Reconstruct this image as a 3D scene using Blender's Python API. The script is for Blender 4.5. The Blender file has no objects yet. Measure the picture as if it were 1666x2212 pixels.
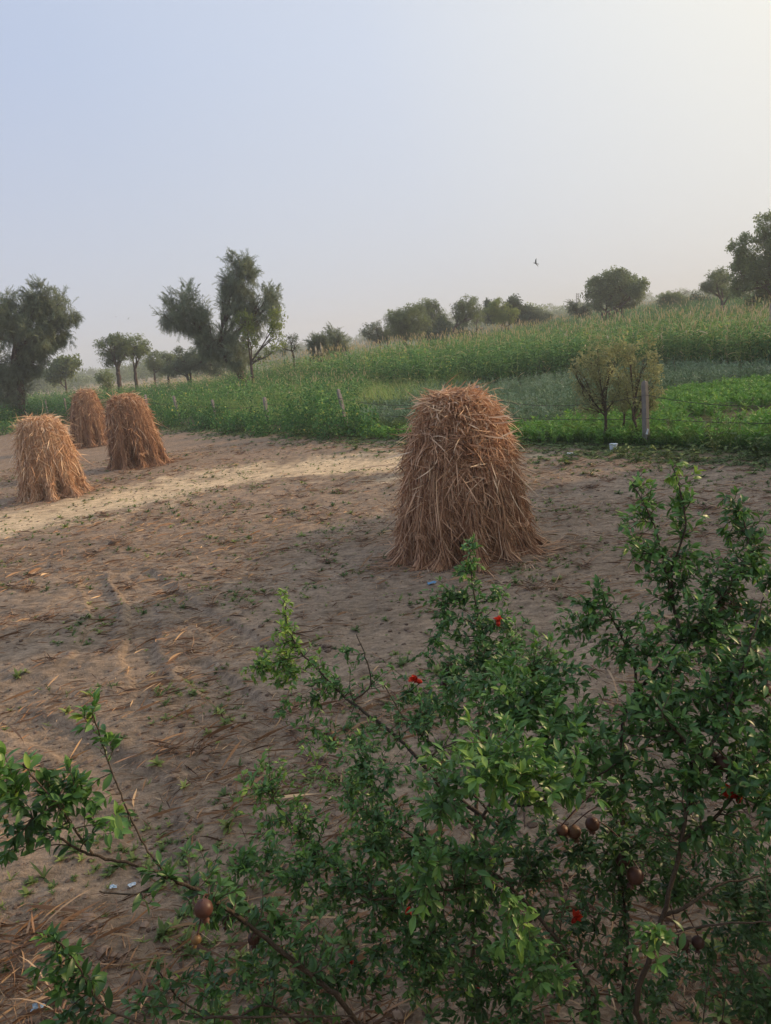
import bpy, math, numpy as np
from mathutils import Vector
R = math.radians
rng = np.random.default_rng(11)
C = bpy.context.scene.collection
scn = bpy.context.scene

# ------------------------------------------------------------------ camera
PITCH, ROLL, F, EYE = R(12.4), R(6.0), 1663.0, np.array([0.0, 0.0, 3.0])   # F: focal length, in units of a 1666 x 2212 picture
Fd = np.array([0, math.cos(PITCH), -math.sin(PITCH)])
U0 = np.array([0, math.sin(PITCH), math.cos(PITCH)]); R0 = np.array([1.0, 0, 0])
Rt = math.cos(ROLL) * R0 - math.sin(ROLL) * U0
Up = math.sin(ROLL) * R0 + math.cos(ROLL) * U0
cam = bpy.data.cameras.new('camera'); camo = bpy.data.objects.new('camera', cam); C.objects.link(camo)
cam.sensor_fit = 'VERTICAL'; cam.sensor_height = 24.0; cam.lens = 24.0 * F / 2212
cam.clip_start = 0.05; cam.clip_end = 6000
from mathutils import Matrix
m = Matrix(((Rt[0], Up[0], -Fd[0]), (Rt[1], Up[1], -Fd[1]), (Rt[2], Up[2], -Fd[2]))).to_4x4()
m.translation = Vector(EYE); camo.matrix_world = m
scn.camera = camo

# ------------------------------------------------------------------ sky, sun, exposure
SUN_EL, SUN_AZ = R(19), R(72)          # azimuth measured from straight ahead (+y) to the right (+x)
sun_dir = np.array([math.sin(SUN_AZ) * math.cos(SUN_EL), math.cos(SUN_AZ) * math.cos(SUN_EL), math.sin(SUN_EL)])
w = bpy.data.worlds.new('World'); scn.world = w; w.use_nodes = True
nt = w.node_tree; nt.nodes.clear()
def N(nt, t, **k):
    n = nt.nodes.new(t)
    for a, b in k.items(): setattr(n, a, b)
    return n
out = N(nt, 'ShaderNodeOutputWorld'); bg = N(nt, 'ShaderNodeBackground')
sky = N(nt, 'ShaderNodeTexSky', sky_type='NISHITA', sun_disc=False, sun_elevation=SUN_EL, sun_rotation=SUN_AZ,
        air_density=1.0, dust_density=4.0, ozone_density=1.5, altitude=200)
tc = N(nt, 'ShaderNodeTexCoord')
dot = N(nt, 'ShaderNodeVectorMath', operation='DOT_PRODUCT'); dot.inputs[1].default_value = tuple(sun_dir)
nt.links.new(tc.outputs['Generated'], dot.inputs[0])
mr = N(nt, 'ShaderNodeMapRange'); mr.inputs['From Min'].default_value = -0.25; mr.inputs['From Max'].default_value = 0.95
nt.links.new(dot.outputs['Value'], mr.inputs['Value'])
rp = N(nt, 'ShaderNodeValToRGB'); e = rp.color_ramp.elements
SKYK = 11.4                            # milky haze of the air, in the sky texture's own physical brightness
e[0].position = 0.0; e[0].color = (0.40, 0.48, 0.69, 1)
e[1].position = 1.0; e[1].color = (1.0, 0.90, 0.70, 1)
x = e.new(0.30); x.color = (0.485, 0.565, 0.735, 1)
x = e.new(0.55); x.color = (0.60, 0.66, 0.78, 1)
x = e.new(0.80); x.color = (0.84, 0.83, 0.77, 1)
nt.links.new(mr.outputs['Result'], rp.inputs['Fac'])
sx = N(nt, 'ShaderNodeSeparateXYZ'); nt.links.new(tc.outputs['Generated'], sx.inputs[0])
mz = N(nt, 'ShaderNodeMapRange'); mz.inputs['From Min'].default_value = 0.0; mz.inputs['From Max'].default_value = 0.32
nt.links.new(sx.outputs['Z'], mz.inputs['Value'])
hz = N(nt, 'ShaderNodeMixRGB'); hz.inputs['Color1'].default_value = (0.585, 0.60, 0.64, 1)
nt.links.new(rp.outputs['Color'], hz.inputs['Color2'])
mzz = N(nt, 'ShaderNodeMath', operation='MULTIPLY_ADD'); mzz.inputs[1].default_value = 0.75; mzz.inputs[2].default_value = 0.25
nt.links.new(mz.outputs['Result'], mzz.inputs[0]); nt.links.new(mzz.outputs[0], hz.inputs['Fac'])
sc = N(nt, 'ShaderNodeVectorMath', operation='SCALE'); sc.inputs['Scale'].default_value = SKYK
nt.links.new(hz.outputs['Color'], sc.inputs[0])
mixs = N(nt, 'ShaderNodeMixRGB'); mixs.inputs['Fac'].default_value = 0.85
nt.links.new(sky.outputs['Color'], mixs.inputs['Color1']); nt.links.new(sc.outputs['Vector'], mixs.inputs['Color2'])
nt.links.new(mixs.outputs['Color'], bg.inputs['Color']); bg.inputs['Strength'].default_value = 0.1
nt.links.new(bg.outputs[0], out.inputs['Surface'])
sl = bpy.data.lights.new('sun', 'SUN'); sl.energy = 3.6; sl.angle = R(2.0); sl.color = (1.0, 0.68, 0.40)
so = bpy.data.objects.new('sun', sl); C.objects.link(so)
so.rotation_euler = Vector(-sun_dir).to_track_quat('-Z', 'Y').to_euler()
vs = scn.view_settings; vs.view_transform = 'Standard'; vs.look = 'None'; vs.gamma = 1.0; vs.use_curve_mapping = False; vs.exposure = 0.08
cy = scn.cycles; cy.use_denoising = True; cy.max_bounces = 6; cy.diffuse_bounces = 3; cy.glossy_bounces = 2
cy.transmission_bounces = 3; cy.volume_bounces = 1; cy.transparent_max_bounces = 6; cy.use_adaptive_sampling = True
cy.adaptive_threshold = 0.015; cy.sample_clamp_indirect = 4.0; cy.caustics_reflective = False; cy.caustics_refractive = False

# ------------------------------------------------------------------ helpers: pixels <-> places
def ray(px, py):
    return Fd + ((px - 833) * Rt - (py - 1106) * Up) / F
def W(px, py, Y):                       # the place at ground distance Y seen at a pixel of the 1666 x 2212 picture
    d = ray(px, py); return EYE + d * (Y / d[1])
def proj(P):
    P = np.atleast_2d(P) - EYE; z = P @ Fd
    return 833 + F * (P @ Rt) / z, 1106 - F * (P @ Up) / z
def S(t): t = np.clip(t, 0, 1); return t * t * (3 - 2 * t)
def terrain(x, y):
    x = np.asarray(x, float); y = np.asarray(y, float)
    h = 0.75 * S((y - 34) / 30) * S((x + 14) / 22) + 1.75 * S((y - 48) / 60) * S((x - 2) / 40)
    h = h - 1.0 * S((y - 95) / 120) * S((30 - x) / 60)
    az = np.arctan2(x, np.maximum(y, 1)); r = np.hypot(x, y)
    ridge = 4.5 + 3.0 * np.sin(az * 9 + 1.0) + 1.5 * np.sin(az * 23) + 6 * S((az + .1) / .3)
    return h + ridge * S((r - 330) / 260)
def G(px, py):
    d = ray(px, py); t = 2.0
    for _ in range(4000):
        p = EYE + d * t
        if p[2] <= terrain(p[0], p[1]) or t > 900: break
        t *= 1.0025
    return p
def fence_d(x, y): return (y - 26.3 + 1.33 * x) / 1.664
_perm = np.random.default_rng(3).random((256, 256))
def vnoise(x, y):
    xi = np.floor(x).astype(int); yi = np.floor(y).astype(int); fx = x - xi; fy = y - yi
    fx = fx * fx * (3 - 2 * fx); fy = fy * fy * (3 - 2 * fy)
    g = lambda a, b: _perm[a & 255, b & 255]
    return (g(xi, yi) * (1 - fx) + g(xi + 1, yi) * fx) * (1 - fy) + (g(xi, yi + 1) * (1 - fx) + g(xi + 1, yi + 1) * fx) * fy
def fbm(x, y, o=4):
    s = 0; a = .5; t = 0
    for k in range(o):
        s = s + a * vnoise(x * 2**k + 17.3 * k, y * 2**k + 5.1 * k); t += a; a *= .5
    return s / t
def inpoly(x, y, poly):
    c = np.zeros(np.shape(x), bool); n = len(poly)
    for i in range(n):
        x0, y0 = poly[i]; x1, y1 = poly[(i + 1) % n]
        hit = ((y0 > y) != (y1 > y)) & (x < (x1 - x0) * (y - y0) / (y1 - y0 + 1e-12) + x0)
        c ^= hit
    return c
def segdist(x, y, pts):
    best = np.full(np.shape(x), 1e9); along = np.zeros(np.shape(x)); acc = 0
    for (x0, y0), (x1, y1) in zip(pts[:-1], pts[1:]):
        dx, dy = x1 - x0, y1 - y0; L = math.hypot(dx, dy)
        t = np.clip(((x - x0) * dx + (y - y0) * dy) / L**2, 0, 1)
        d = np.hypot(x - x0 - t * dx, y - y0 - t * dy)
        mk = d < best; best = np.where(mk, d, best); along = np.where(mk, acc + t * L, along); acc += L
    return best, along

# ------------------------------------------------------------------ helpers: meshes
class MB:
    def __init__(s): s.V = []; s.F = []; s.A = []; s.n = 0
    def add(s, v, f, a=0.5):
        v = np.asarray(v, float).reshape(-1, 3); f = np.asarray(f, int)
        s.V.append(v); s.F.append(f + s.n)
        s.A.append(np.broadcast_to(np.asarray(a, float), (len(v),)).copy()); s.n += len(v)
    def tube(s, pts, rad, k=6, a=0.5, cap=True):
        pts = np.asarray(pts, float); n = len(pts); a = np.repeat(a, k) if np.ndim(a) else a; rad = np.broadcast_to(np.asarray(rad, float), (n,))
        t = np.gradient(pts, axis=0); t /= np.linalg.norm(t, axis=1)[:, None] + 1e-9
        ref = np.array([0, 0, 1.0]) if abs(t[:, 2]).mean() < .8 else np.array([1.0, 0, 0])
        u = np.cross(t, ref); u /= np.linalg.norm(u, axis=1)[:, None] + 1e-9; v = np.cross(t, u)
        th = np.arange(k) * 2 * np.pi / k
        ring = pts[:, None] + rad[:, None, None] * (np.cos(th)[None, :, None] * u[:, None] + np.sin(th)[None, :, None] * v[:, None])
        i, j = np.meshgrid(np.arange(n - 1), np.arange(k), indexing='ij'); i = i.ravel(); j = j.ravel(); j2 = (j + 1) % k
        s.add(ring.reshape(-1, 3), np.stack([i*k+j, i*k+j2, (i+1)*k+j2, (i+1)*k+j], 1), a)
        if cap:
            for e_ in (0, n - 1):
                vv = ring[e_]; c = vv.mean(0)
                s.add(np.vstack([vv, c]), [[q, (q + 1) % k, k] for q in range(k)], a if np.ndim(a) == 0 else 0.5)
    def data(s):
        fs = {}
        for f in s.F: fs.setdefault(f.shape[1], []).append(f)
        return np.vstack(s.V), {k: np.vstack(v) for k, v in fs.items()}, np.concatenate(s.A)
    def scatter(s, T, P, M=None, a=None, amul=1.0):
        """copies of template T at points P, each with a 3x3 matrix M (scale included); a is added to the template's own value"""
        tv, tf, ta = T; P = np.asarray(P, float).reshape(-1, 3); K = len(P)
        if K == 0: return
        if M is None: M = np.broadcast_to(np.eye(3), (K, 3, 3))
        v = np.einsum('kij,nj->kni', M, tv) + P[:, None]
        aa = ta[None] * amul + (np.zeros(K) if a is None else np.asarray(a))[:, None]
        s.V.append(v.reshape(-1, 3)); s.A.append(aa.reshape(-1)); off = s.n + np.arange(K)[:, None, None] * len(tv)
        for k, f in tf.items(): s.F.append((f[None] + off).reshape(-1, k))
        s.n += K * len(tv)
    def build(s, name, mat, parent=None, smooth=False, loc=None):
        if not s.V: return None
        V = np.vstack(s.V); A = np.concatenate(s.A)
        if loc is not None: V = V - np.asarray(loc)
        me = bpy.data.meshes.new(name)
        loops = np.concatenate([f.ravel() for f in s.F]); tot = np.concatenate([np.full(len(f), f.shape[1]) for f in s.F])
        start = np.concatenate([[0], np.cumsum(tot)[:-1]])
        me.vertices.add(len(V)); me.vertices.foreach_set('co', V.astype(np.float32).ravel())
        me.loops.add(len(loops)); me.loops.foreach_set('vertex_index', loops.astype(np.int32))
        me.polygons.add(len(tot)); me.polygons.foreach_set('loop_start', start.astype(np.int32)); me.polygons.foreach_set('loop_total', tot.astype(np.int32))
        me.polygons.foreach_set('use_smooth', np.full(len(tot), smooth))
        at = me.attributes.new('v', 'FLOAT', 'POINT'); at.data.foreach_set('value', A.astype(np.float32))
        me.update(calc_edges=True)
        me.materials.append(mat)
        o = bpy.data.objects.new(name, me); C.objects.link(o)
        if parent is not None: o.parent = parent
        elif loc is not None: o.location = tuple(loc)
        return o
def tag(o, label=None, cat=None, group=None, kind=None):
    if label: o['label'] = label
    if cat: o['category'] = cat
    if group: o['group'] = group
    if kind: o['kind'] = kind
    return o
def thing(name, label, cat, loc, group=None):
    o = bpy.data.objects.new(name, None); C.objects.link(o); o.location = tuple(loc); o.empty_display_size = .2
    return tag(o, label, cat, group)
def frames(d, roll=None, flat=False):
    """matrices whose Y axis runs along d; Z (the leaf's face) random or as level as possible"""
    d = np.asarray(d, float); d = d / (np.linalg.norm(d, axis=1)[:, None] + 1e-9)
    ref = np.tile([0, 0, 1.0], (len(d), 1)); ref[np.abs(d[:, 2]) > .97] = [1, 0, 0]
    x = np.cross(d, ref); x /= np.linalg.norm(x, axis=1)[:, None] + 1e-9; z = np.cross(x, d)
    if roll is not None:
        c, s_ = np.cos(roll)[:, None], np.sin(roll)[:, None]; x, z = c * x + s_ * z, c * z - s_ * x
    return np.stack([x, d, z], 2)
def rotz(a, s=1.0):
    a = np.asarray(a); s = np.broadcast_to(np.asarray(s, float), a.shape); M = np.zeros((len(a), 3, 3))
    M[:, 0, 0] = np.cos(a) * s; M[:, 0, 1] = -np.sin(a) * s; M[:, 1, 0] = np.sin(a) * s; M[:, 1, 1] = np.cos(a) * s; M[:, 2, 2] = s
    return M
def tilted(a, s, tx, ty):
    M = rotz(a, s); T = np.tile(np.eye(3), (len(a), 1, 1)); T[:, 0, 2] = tx; T[:, 1, 2] = ty
    return T @ M
def ribbon(L, wd, n, rise=0., droop=0., twist=0., a0=0., a1=0., taper=1.):
    """leaf blade along +Y, arching; used as a template or directly"""
    t = np.linspace(0, 1, n + 1); prof = np.sin(np.pi * np.clip(t * .93 + .07, 0, 1)) ** .6 if taper else np.ones(n + 1)
    prof[-1] = 0.06; wv = wd / 2 * prof
    y = L * t; z = rise * L * t - droop * L * t ** 2; tw = twist * t
    v = np.empty((n + 1, 2, 3))
    for k, sg in enumerate((-1, 1)): v[:, k] = np.stack([sg * wv * np.cos(tw), y, z + sg * wv * np.sin(tw)], 1)
    i = np.arange(n)
    return v.reshape(-1, 3), np.stack([2*i, 2*i+1, 2*i+3, 2*i+2], 1), np.repeat(a0 + (a1 - a0) * t, 2)
def as_T(*args):
    b = MB(); b.add(*args); return b.data()
def place(v, M, p): return v @ np.asarray(M).T + p
def az_dir(a, el): return np.array([math.cos(a) * math.cos(el), math.sin(a) * math.cos(el), math.sin(el)])

# ------------------------------------------------------------------ materials
def mat_ramp(name, stops, rough=.6, trans=0.0, spec=.3, nscale=None, namp=.0, bump=0.0, bscale=40):
    mt = bpy.data.materials.new(name); mt.use_nodes = True; n = mt.node_tree; n.nodes.clear()
    o = N(n, 'ShaderNodeOutputMaterial'); p = N(n, 'ShaderNodeBsdfPrincipled')
    p.inputs['Roughness'].default_value = rough; p.inputs['Specular IOR Level'].default_value = spec
    at = N(n, 'ShaderNodeAttribute', attribute_name='v'); r = N(n, 'ShaderNodeValToRGB')
    el = r.color_ramp.elements
    for i, (pos, col) in enumerate(stops):
        q = el[i] if i < 2 else el.new(pos)
        q.position = pos; q.color = (*col, 1)
    val = at.outputs['Fac']
    if nscale:
        g = N(n, 'ShaderNodeNewGeometry'); nz = N(n, 'ShaderNodeTexNoise'); nz.inputs['Scale'].default_value = nscale; nz.inputs['Detail'].default_value = 3
        n.links.new(g.outputs['Position'], nz.inputs['Vector'])
        ma = N(n, 'ShaderNodeMath', operation='MULTIPLY_ADD'); ma.inputs[1].default_value = namp; n.links.new(nz.outputs['Fac'], ma.inputs[0])
        sb = N(n, 'ShaderNodeMath', operation='SUBTRACT'); sb.inputs[1].default_value = namp / 2; n.links.new(val, sb.inputs[0])
        n.links.new(sb.outputs[0], ma.inputs[2]); val = ma.outputs[0]
    n.links.new(val, r.inputs['Fac']); n.links.new(r.outputs['Color'], p.inputs['Base Color'])
    if bump:
        bz = N(n, 'ShaderNodeTexNoise'); bz.inputs['Scale'].default_value = bscale; bz.inputs['Detail'].default_value = 6
        g2 = N(n, 'ShaderNodeNewGeometry'); n.links.new(g2.outputs['Position'], bz.inputs['Vector'])
        bp = N(n, 'ShaderNodeBump'); bp.inputs['Strength'].default_value = bump; bp.inputs['Distance'].default_value = .02
        n.links.new(bz.outputs['Fac'], bp.inputs['Height']); n.links.new(bp.outputs[0], p.inputs['Normal'])
    if trans:
        t = N(n, 'ShaderNodeBsdfTranslucent'); mx = N(n, 'ShaderNodeMixShader'); mx.inputs[0].default_value = trans
        n.links.new(r.outputs['Color'], t.inputs['Color']); n.links.new(p.outputs[0], mx.inputs[1]); n.links.new(t.outputs[0], mx.inputs[2])
        n.links.new(mx.outputs[0], o.inputs['Surface'])
    else: n.links.new(p.outputs[0], o.inputs['Surface'])
    return mt
M = {}
M['grey_leaf'] = mat_ramp('grey_green_leaf', [(0, (0.091, 0.121, 0.08)), (1, (0.442, 0.482, 0.281)), (0.5, (0.221, 0.271, 0.171))], .65, 0.4)
M['green_leaf'] = mat_ramp('green_leaf', [(0, (0.083, 0.113, 0.06)), (1, (0.404, 0.478, 0.209)), (0.5, (0.202, 0.261, 0.12))], .65, 0.45)
M['dark_leaf'] = mat_ramp('dark_leaf', [(0, (0.046, 0.081, 0.046)), (1, (0.207, 0.275, 0.138)), (0.5, (0.103, 0.15, 0.088))], .65, 0.35)
M['light_leaf'] = mat_ramp('yellow_green_leaf', [(0, (0.101, 0.139, 0.038)), (1, (0.417, 0.481, 0.139)), (0.5, (0.215, 0.278, 0.083))], .65, 0.45)
M['sapling_leaf'] = mat_ramp('olive_leaf', [(0, (.15, .16, .075)), (1, (.64, .62, .28)), (.5, (.36, .37, .17))], .6, .3)
M['crop_leaf'] = mat_ramp('crop_leaf', [(0, (.05, .12, .04)), (.3, (.11, .25, .065)), (.55, (.24, .40, .10)), (.75, (.42, .44, .15)), (.9, (.66, .52, .25)), (1, (.72, .56, .38))], .6, .3)
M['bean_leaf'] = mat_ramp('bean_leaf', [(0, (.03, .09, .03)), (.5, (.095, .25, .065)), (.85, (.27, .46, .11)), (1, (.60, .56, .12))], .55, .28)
M['herb'] = mat_ramp('flowering_herb', [(0, (.06, .14, .06)), (.5, (.19, .30, .16)), (.8, (.38, .44, .32)), (1, (.68, .58, .74))], .65, .25)
M['low_crop'] = mat_ramp('low_crop_leaf', [(0, (.06, .17, .03)), (.5, (.15, .35, .06)), (1, (.34, .52, .10))], .55, .3)
M['grass'] = mat_ramp('grass', [(0, (.025, .07, .02)), (.5, (.06, .15, .03)), (1, (.24, .33, .06))], .6, .3)
M['shrub_leaf'] = mat_ramp('pomegranate_leaf', [(0, (.03, .075, .03)), (.4, (.065, .165, .05)), (.7, (.125, .28, .06)), (1, (.32, .48, .08))], .40, .28, spec=.45)
M['shrub_wood'] = mat_ramp('pomegranate_bark', [(0, (.03, .024, .018)), (1, (.11, .085, .062))], .8, nscale=25, namp=.8, bump=.5, bscale=120)
M['bark'] = mat_ramp('bark', [(0, (.035, .026, .02)), (1, (.15, .105, .075))], .9, nscale=5, namp=.8, bump=.8, bscale=14)
M['straw'] = mat_ramp('dry_stalk', [(0, (.10, .052, .03)), (.35, (.38, .20, .11)), (.7, (.68, .42, .25)), (1, (.90, .70, .47))], .6, .15)
M['litter'] = mat_ramp('litter_straw', [(0, (.10, .06, .04)), (.5, (.32, .19, .11)), (1, (.66, .48, .29))], .75)
M['weed'] = mat_ramp('weed', [(0, (.06, .095, .035)), (.6, (.13, .20, .06)), (1, (.30, .36, .10))], .6, .25)
M['clod'] = mat_ramp('soil_clod', [(0, (.09, .062, .045)), (1, (.26, .19, .14))], .95, nscale=30, namp=.5)
M['concrete'] = mat_ramp('weathered_concrete', [(0, (.16, .14, .125)), (1, (.38, .34, .31))], .9, nscale=9, namp=1.0, bump=.5, bscale=60)
M['dark_concrete'] = mat_ramp('lichened_concrete', [(0, (.13, .12, .105)), (1, (.27, .25, .215))], .9, nscale=9, namp=1.0, bump=.5, bscale=60)
M['wire'] = mat_ramp('rusty_wire', [(0, (.05, .04, .035)), (1, (.12, .10, .09))], .6)
M['fruit'] = mat_ramp('pomegranate_skin', [(0, (.035, .016, .014)), (.6, (.11, .048, .034)), (1, (.20, .13, .05))], .45, nscale=22, namp=.9, spec=.4)
M['flower'] = mat_ramp('red_petal', [(0, (.35, .02, .012)), (1, (.80, .06, .02))], .5, .2)
M['plastic'] = mat_ramp('plastic_film', [(0, (.12, .32, .52)), (.5, (.45, .60, .72)), (1, (.80, .84, .88))], .4, .1)
M['nest'] = mat_ramp('woven_nest', [(0, (.30, .24, .15)), (1, (.60, .52, .38))], .8, nscale=12, namp=.6)
M['feather'] = mat_ramp('feather', [(0, (.10, .10, .10)), (1, (.2, .2, .2))], .8)
M['steel'] = mat_ramp('painted_steel', [(0, (.25, .25, .26)), (1, (.4, .4, .42))], .6)
M['plaster'] = mat_ramp('plaster', [(0, (.42, .38, .32)), (1, (.62, .58, .50))], .9, nscale=1.5, namp=1.0)

# ------------------------------------------------------------------ ground
TRACK = [(-16, 13.6), (-9.0, 15.6), (-5.2, 18.4), (-2.2, 21.0), (0.6, 23.0)]          # the pale sandy strip, refined below
TRACK = [tuple(G(*q)[:2]) for q in ((-420, 1215), (0, 1140), (200, 1095), (420, 1046), (640, 1012), (830, 1000), (960, 1002))]
TYRES = [[tuple(G(*q)[:2]) for q in L] for L in (
    ((330, 1480), (300, 1420), (312, 1360), (305, 1300), (260, 1250)), ((300, 1240), (420, 1330), (540, 1400), (620, 1420)),
    ((0, 1545), (120, 1590), (200, 1640), (330, 1720), (330, 1850)), ((200, 1250), (230, 1330), (190, 1420)),
    ((420, 1450), (560, 1560), (640, 1680)))]
def soil_h(x, y):
    f = fbm(x * 1.1, y * 2.2, 3) * .07 + fbm(x * 3.2 + 9, y * 7.0, 3) * .075 + fbm(x * 9, y * 15 + 3, 3) * .030
    d, _ = segdist(x, y, TRACK); f = f * (.25 + .75 * S((d - .5) / 1.1))
    for T in TYRES:
        d, al = segdist(x, y, T); mk = S((.20 - d) / .07)
        f = f * (1 - .5 * mk) - .005 * mk + .008 * mk * (np.sin(al * 2 * np.pi / .16 + 8 * d) > 0) + .003 * S((.32 - d) / .06) * S((d - .17) / .06)
    return f - .055
def ground_h(x, y): return terrain(x, y) + soil_h(x, y) * S((fence_d(x, y) - 4) / -3) * S((34 - np.hypot(x, y)) / 6)
def axis(lo, hi, step, far, grow=1.09):
    a = list(np.arange(lo, hi, step)); s = step
    l = [lo]; r_ = [a[-1]]
    while l[-1] > -far: s *= grow; l.append(l[-1] - s)
    s = step
    while r_[-1] < far: s *= grow; r_.append(r_[-1] + s)
    return np.array(l[:0:-1] + a + r_[1:])
gx = axis(-5.5, 5.0, .028, 1400, 1.045); gy = axis(2.2, 13, .028, 1400, 1.022)
gy = gy[gy > -60]; gx = gx[np.abs(gx) < 1500]
X, Y = np.meshgrid(gx, gy); Z = ground_h(X, Y)
nx, ny = len(gx), len(gy)
gi, gj = np.meshgrid(np.arange(ny - 1), np.arange(nx - 1), indexing='ij'); a0 = (gi * nx + gj).ravel()
ground_b = MB(); ground_b.add(np.stack([X, Y, Z], 2), np.stack([a0, a0 + 1, a0 + nx + 1, a0 + nx], 1))
gm = bpy.data.materials.new('field_soil'); gm.use_nodes = True; n = gm.node_tree; n.nodes.clear()
ground = ground_b.build('ground', gm, smooth=True); tag(ground, kind='structure')
# the soil's own colours, laid out on the ground by place
col = np.empty((ny, nx, 3)); base = np.array([.28, .214, .152])
nz1 = fbm(X * .7, Y * 1.1, 4)[..., None]; nz2 = fbm(X * 3, Y * 5, 4)[..., None]; nz3 = fbm(X * 11 + 3, Y * 13, 2)[..., None]
col[:] = base * (.62 + .42 * nz1 + .30 * nz2 + .10 * nz3)
warm = S((Y - 9) / 8)[..., None] * S((1.5 - X) / 6)[..., None]
col = col * (1 - .35 * warm * nz1) + np.array([.34, .215, .14]) * .35 * warm * nz1
dT, _ = segdist(X, Y, TRACK); mk = (S((2.5 - dT + (nz2[..., 0] - .5) * 2.4 + (nz1[..., 0] - .5) * 2.0) / 2.2) * .97)[..., None]
col = col * (1 - mk) + np.array([.70, .54, .34]) * (.82 + .35 * nz2) * mk
fd = fence_d(X, Y)
mk = S((fd + 2.2 + 2.5 * (nz1[..., 0] - .5)) / 2.5)[..., None]
col = col * (1 - mk) + np.array([.10, .105, .045]) * (.7 + .6 * nz2) * mk
mk = (S((Y - 78) / 10) * S((22 - X) / 10))[..., None]
col = col * (1 - mk) + np.array([.38, .31, .20]) * (.7 + .6 * fbm(X * .02, Y * .05, 3)[..., None]) * mk
Rr = np.hypot(X, Y); mk = (S((Rr - 230) / 120) * S((fbm(X * .012 + 4, Y * .012, 3) - .38) / .15))[..., None]
col = col * (1 - mk) + np.array([.10, .12, .06]) * mk
rgba = np.ones((ny * nx, 4)); rgba[:, :3] = col.reshape(-1, 3)
ca = ground.data.color_attributes.new('soil', 'FLOAT_COLOR', 'POINT'); ca.data.foreach_set('color', rgba.astype(np.float32).ravel())
o = N(n, 'ShaderNodeOutputMaterial'); p = N(n, 'ShaderNodeBsdfPrincipled'); p.inputs['Roughness'].default_value = .95; p.inputs['Specular IOR Level'].default_value = .15
at = N(n, 'ShaderNodeAttribute', attribute_name='soil'); g = N(n, 'ShaderNodeNewGeometry')
nz = N(n, 'ShaderNodeTexNoise'); nz.inputs['Scale'].default_value = 28; nz.inputs['Detail'].default_value = 8; nz.inputs['Roughness'].default_value = .65
n.links.new(g.outputs['Position'], nz.inputs['Vector'])
mp = N(n, 'ShaderNodeMapRange'); mp.inputs['From Min'].default_value = .25; mp.inputs['From Max'].default_value = .75; mp.inputs['To Min'].default_value = .66; mp.inputs['To Max'].default_value = 1.3
n.links.new(nz.outputs['Fac'], mp.inputs['Value'])
mpg = N(n, 'ShaderNodeMapping'); mpg.inputs['Scale'].default_value = (4.5, 11, 1); mpg.inputs['Rotation'].default_value = (0, 0, .25); n.links.new(g.outputs['Position'], mpg.inputs['Vector'])
nq = N(n, 'ShaderNodeTexNoise'); nq.inputs['Scale'].default_value = 1.0; nq.inputs['Detail'].default_value = 9; nq.inputs['Roughness'].default_value = .7; n.links.new(mpg.outputs[0], nq.inputs['Vector'])
mq = N(n, 'ShaderNodeMapRange'); mq.inputs['From Min'].default_value = .36; mq.inputs['From Max'].default_value = .60; mq.inputs['To Min'].default_value = .55; mq.inputs['To Max'].default_value = 1.15; n.links.new(nq.outputs['Fac'], mq.inputs['Value'])
mm = N(n, 'ShaderNodeMath', operation='MULTIPLY'); n.links.new(mp.outputs[0], mm.inputs[0]); n.links.new(mq.outputs[0], mm.inputs[1])
sc2 = N(n, 'ShaderNodeVectorMath', operation='SCALE'); n.links.new(at.outputs['Color'], sc2.inputs[0]); n.links.new(mm.outputs[0], sc2.inputs['Scale'])
n.links.new(sc2.outputs[0], p.inputs['Base Color'])
bp = N(n, 'ShaderNodeBump'); bp.inputs['Strength'].default_value = .6; bp.inputs['Distance'].default_value = .02
nb = N(n, 'ShaderNodeTexNoise'); nb.inputs['Scale'].default_value = 55; nb.inputs['Detail'].default_value = 6; n.links.new(g.outputs['Position'], nb.inputs['Vector'])
n.links.new(nb.outputs['Fac'], bp.inputs['Height']); n.links.new(bp.outputs[0], p.inputs['Normal']); n.links.new(p.outputs[0], o.inputs['Surface'])

# ------------------------------------------------------------------ farmhouse behind the camera (the photo is taken from its terrace; unseen, put in to shade the near yard)
fh = thing('farmhouse', 'unseen plastered farmhouse behind the camera, put in to shade the yard', 'house', (0, -4, 0))
def boxv(x0, x1, y0, y1, z0, z1):
    v = [(x, y, z) for z in (z0, z1) for x, y in ((x0, y0), (x1, y0), (x1, y1), (x0, y1))]
    return v, [(0, 3, 2, 1), (4, 5, 6, 7), (0, 1, 5, 4), (1, 2, 6, 5), (2, 3, 7, 6), (3, 0, 4, 7)]
b = MB(); b.add(*boxv(-9, 10, -4, 3.2, 0, 4.6)); b.build('wall', M['plaster'], fh)
b = MB(); b.add(*boxv(12.5, 20, -4, 21.2, 0, 5.3)); b.add(*boxv(10.003, 12.497, -4, 1.0, 0, 4.4)); b.build('unseen_shade_block', M['plaster'], fh)  # shade caster added out of view at right, joined on like a wing
b = MB(); b.add(*boxv(-9.4, 10.4, -4.3, 3.5, 4.6, 4.75)); b.build('roof', M['plaster'], fh)
b = MB(); b.add(*boxv(-2.2, -1.1, 3.2, 3.24, 0, 2.1)); b.build('door', M['bark'], fh)

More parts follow.
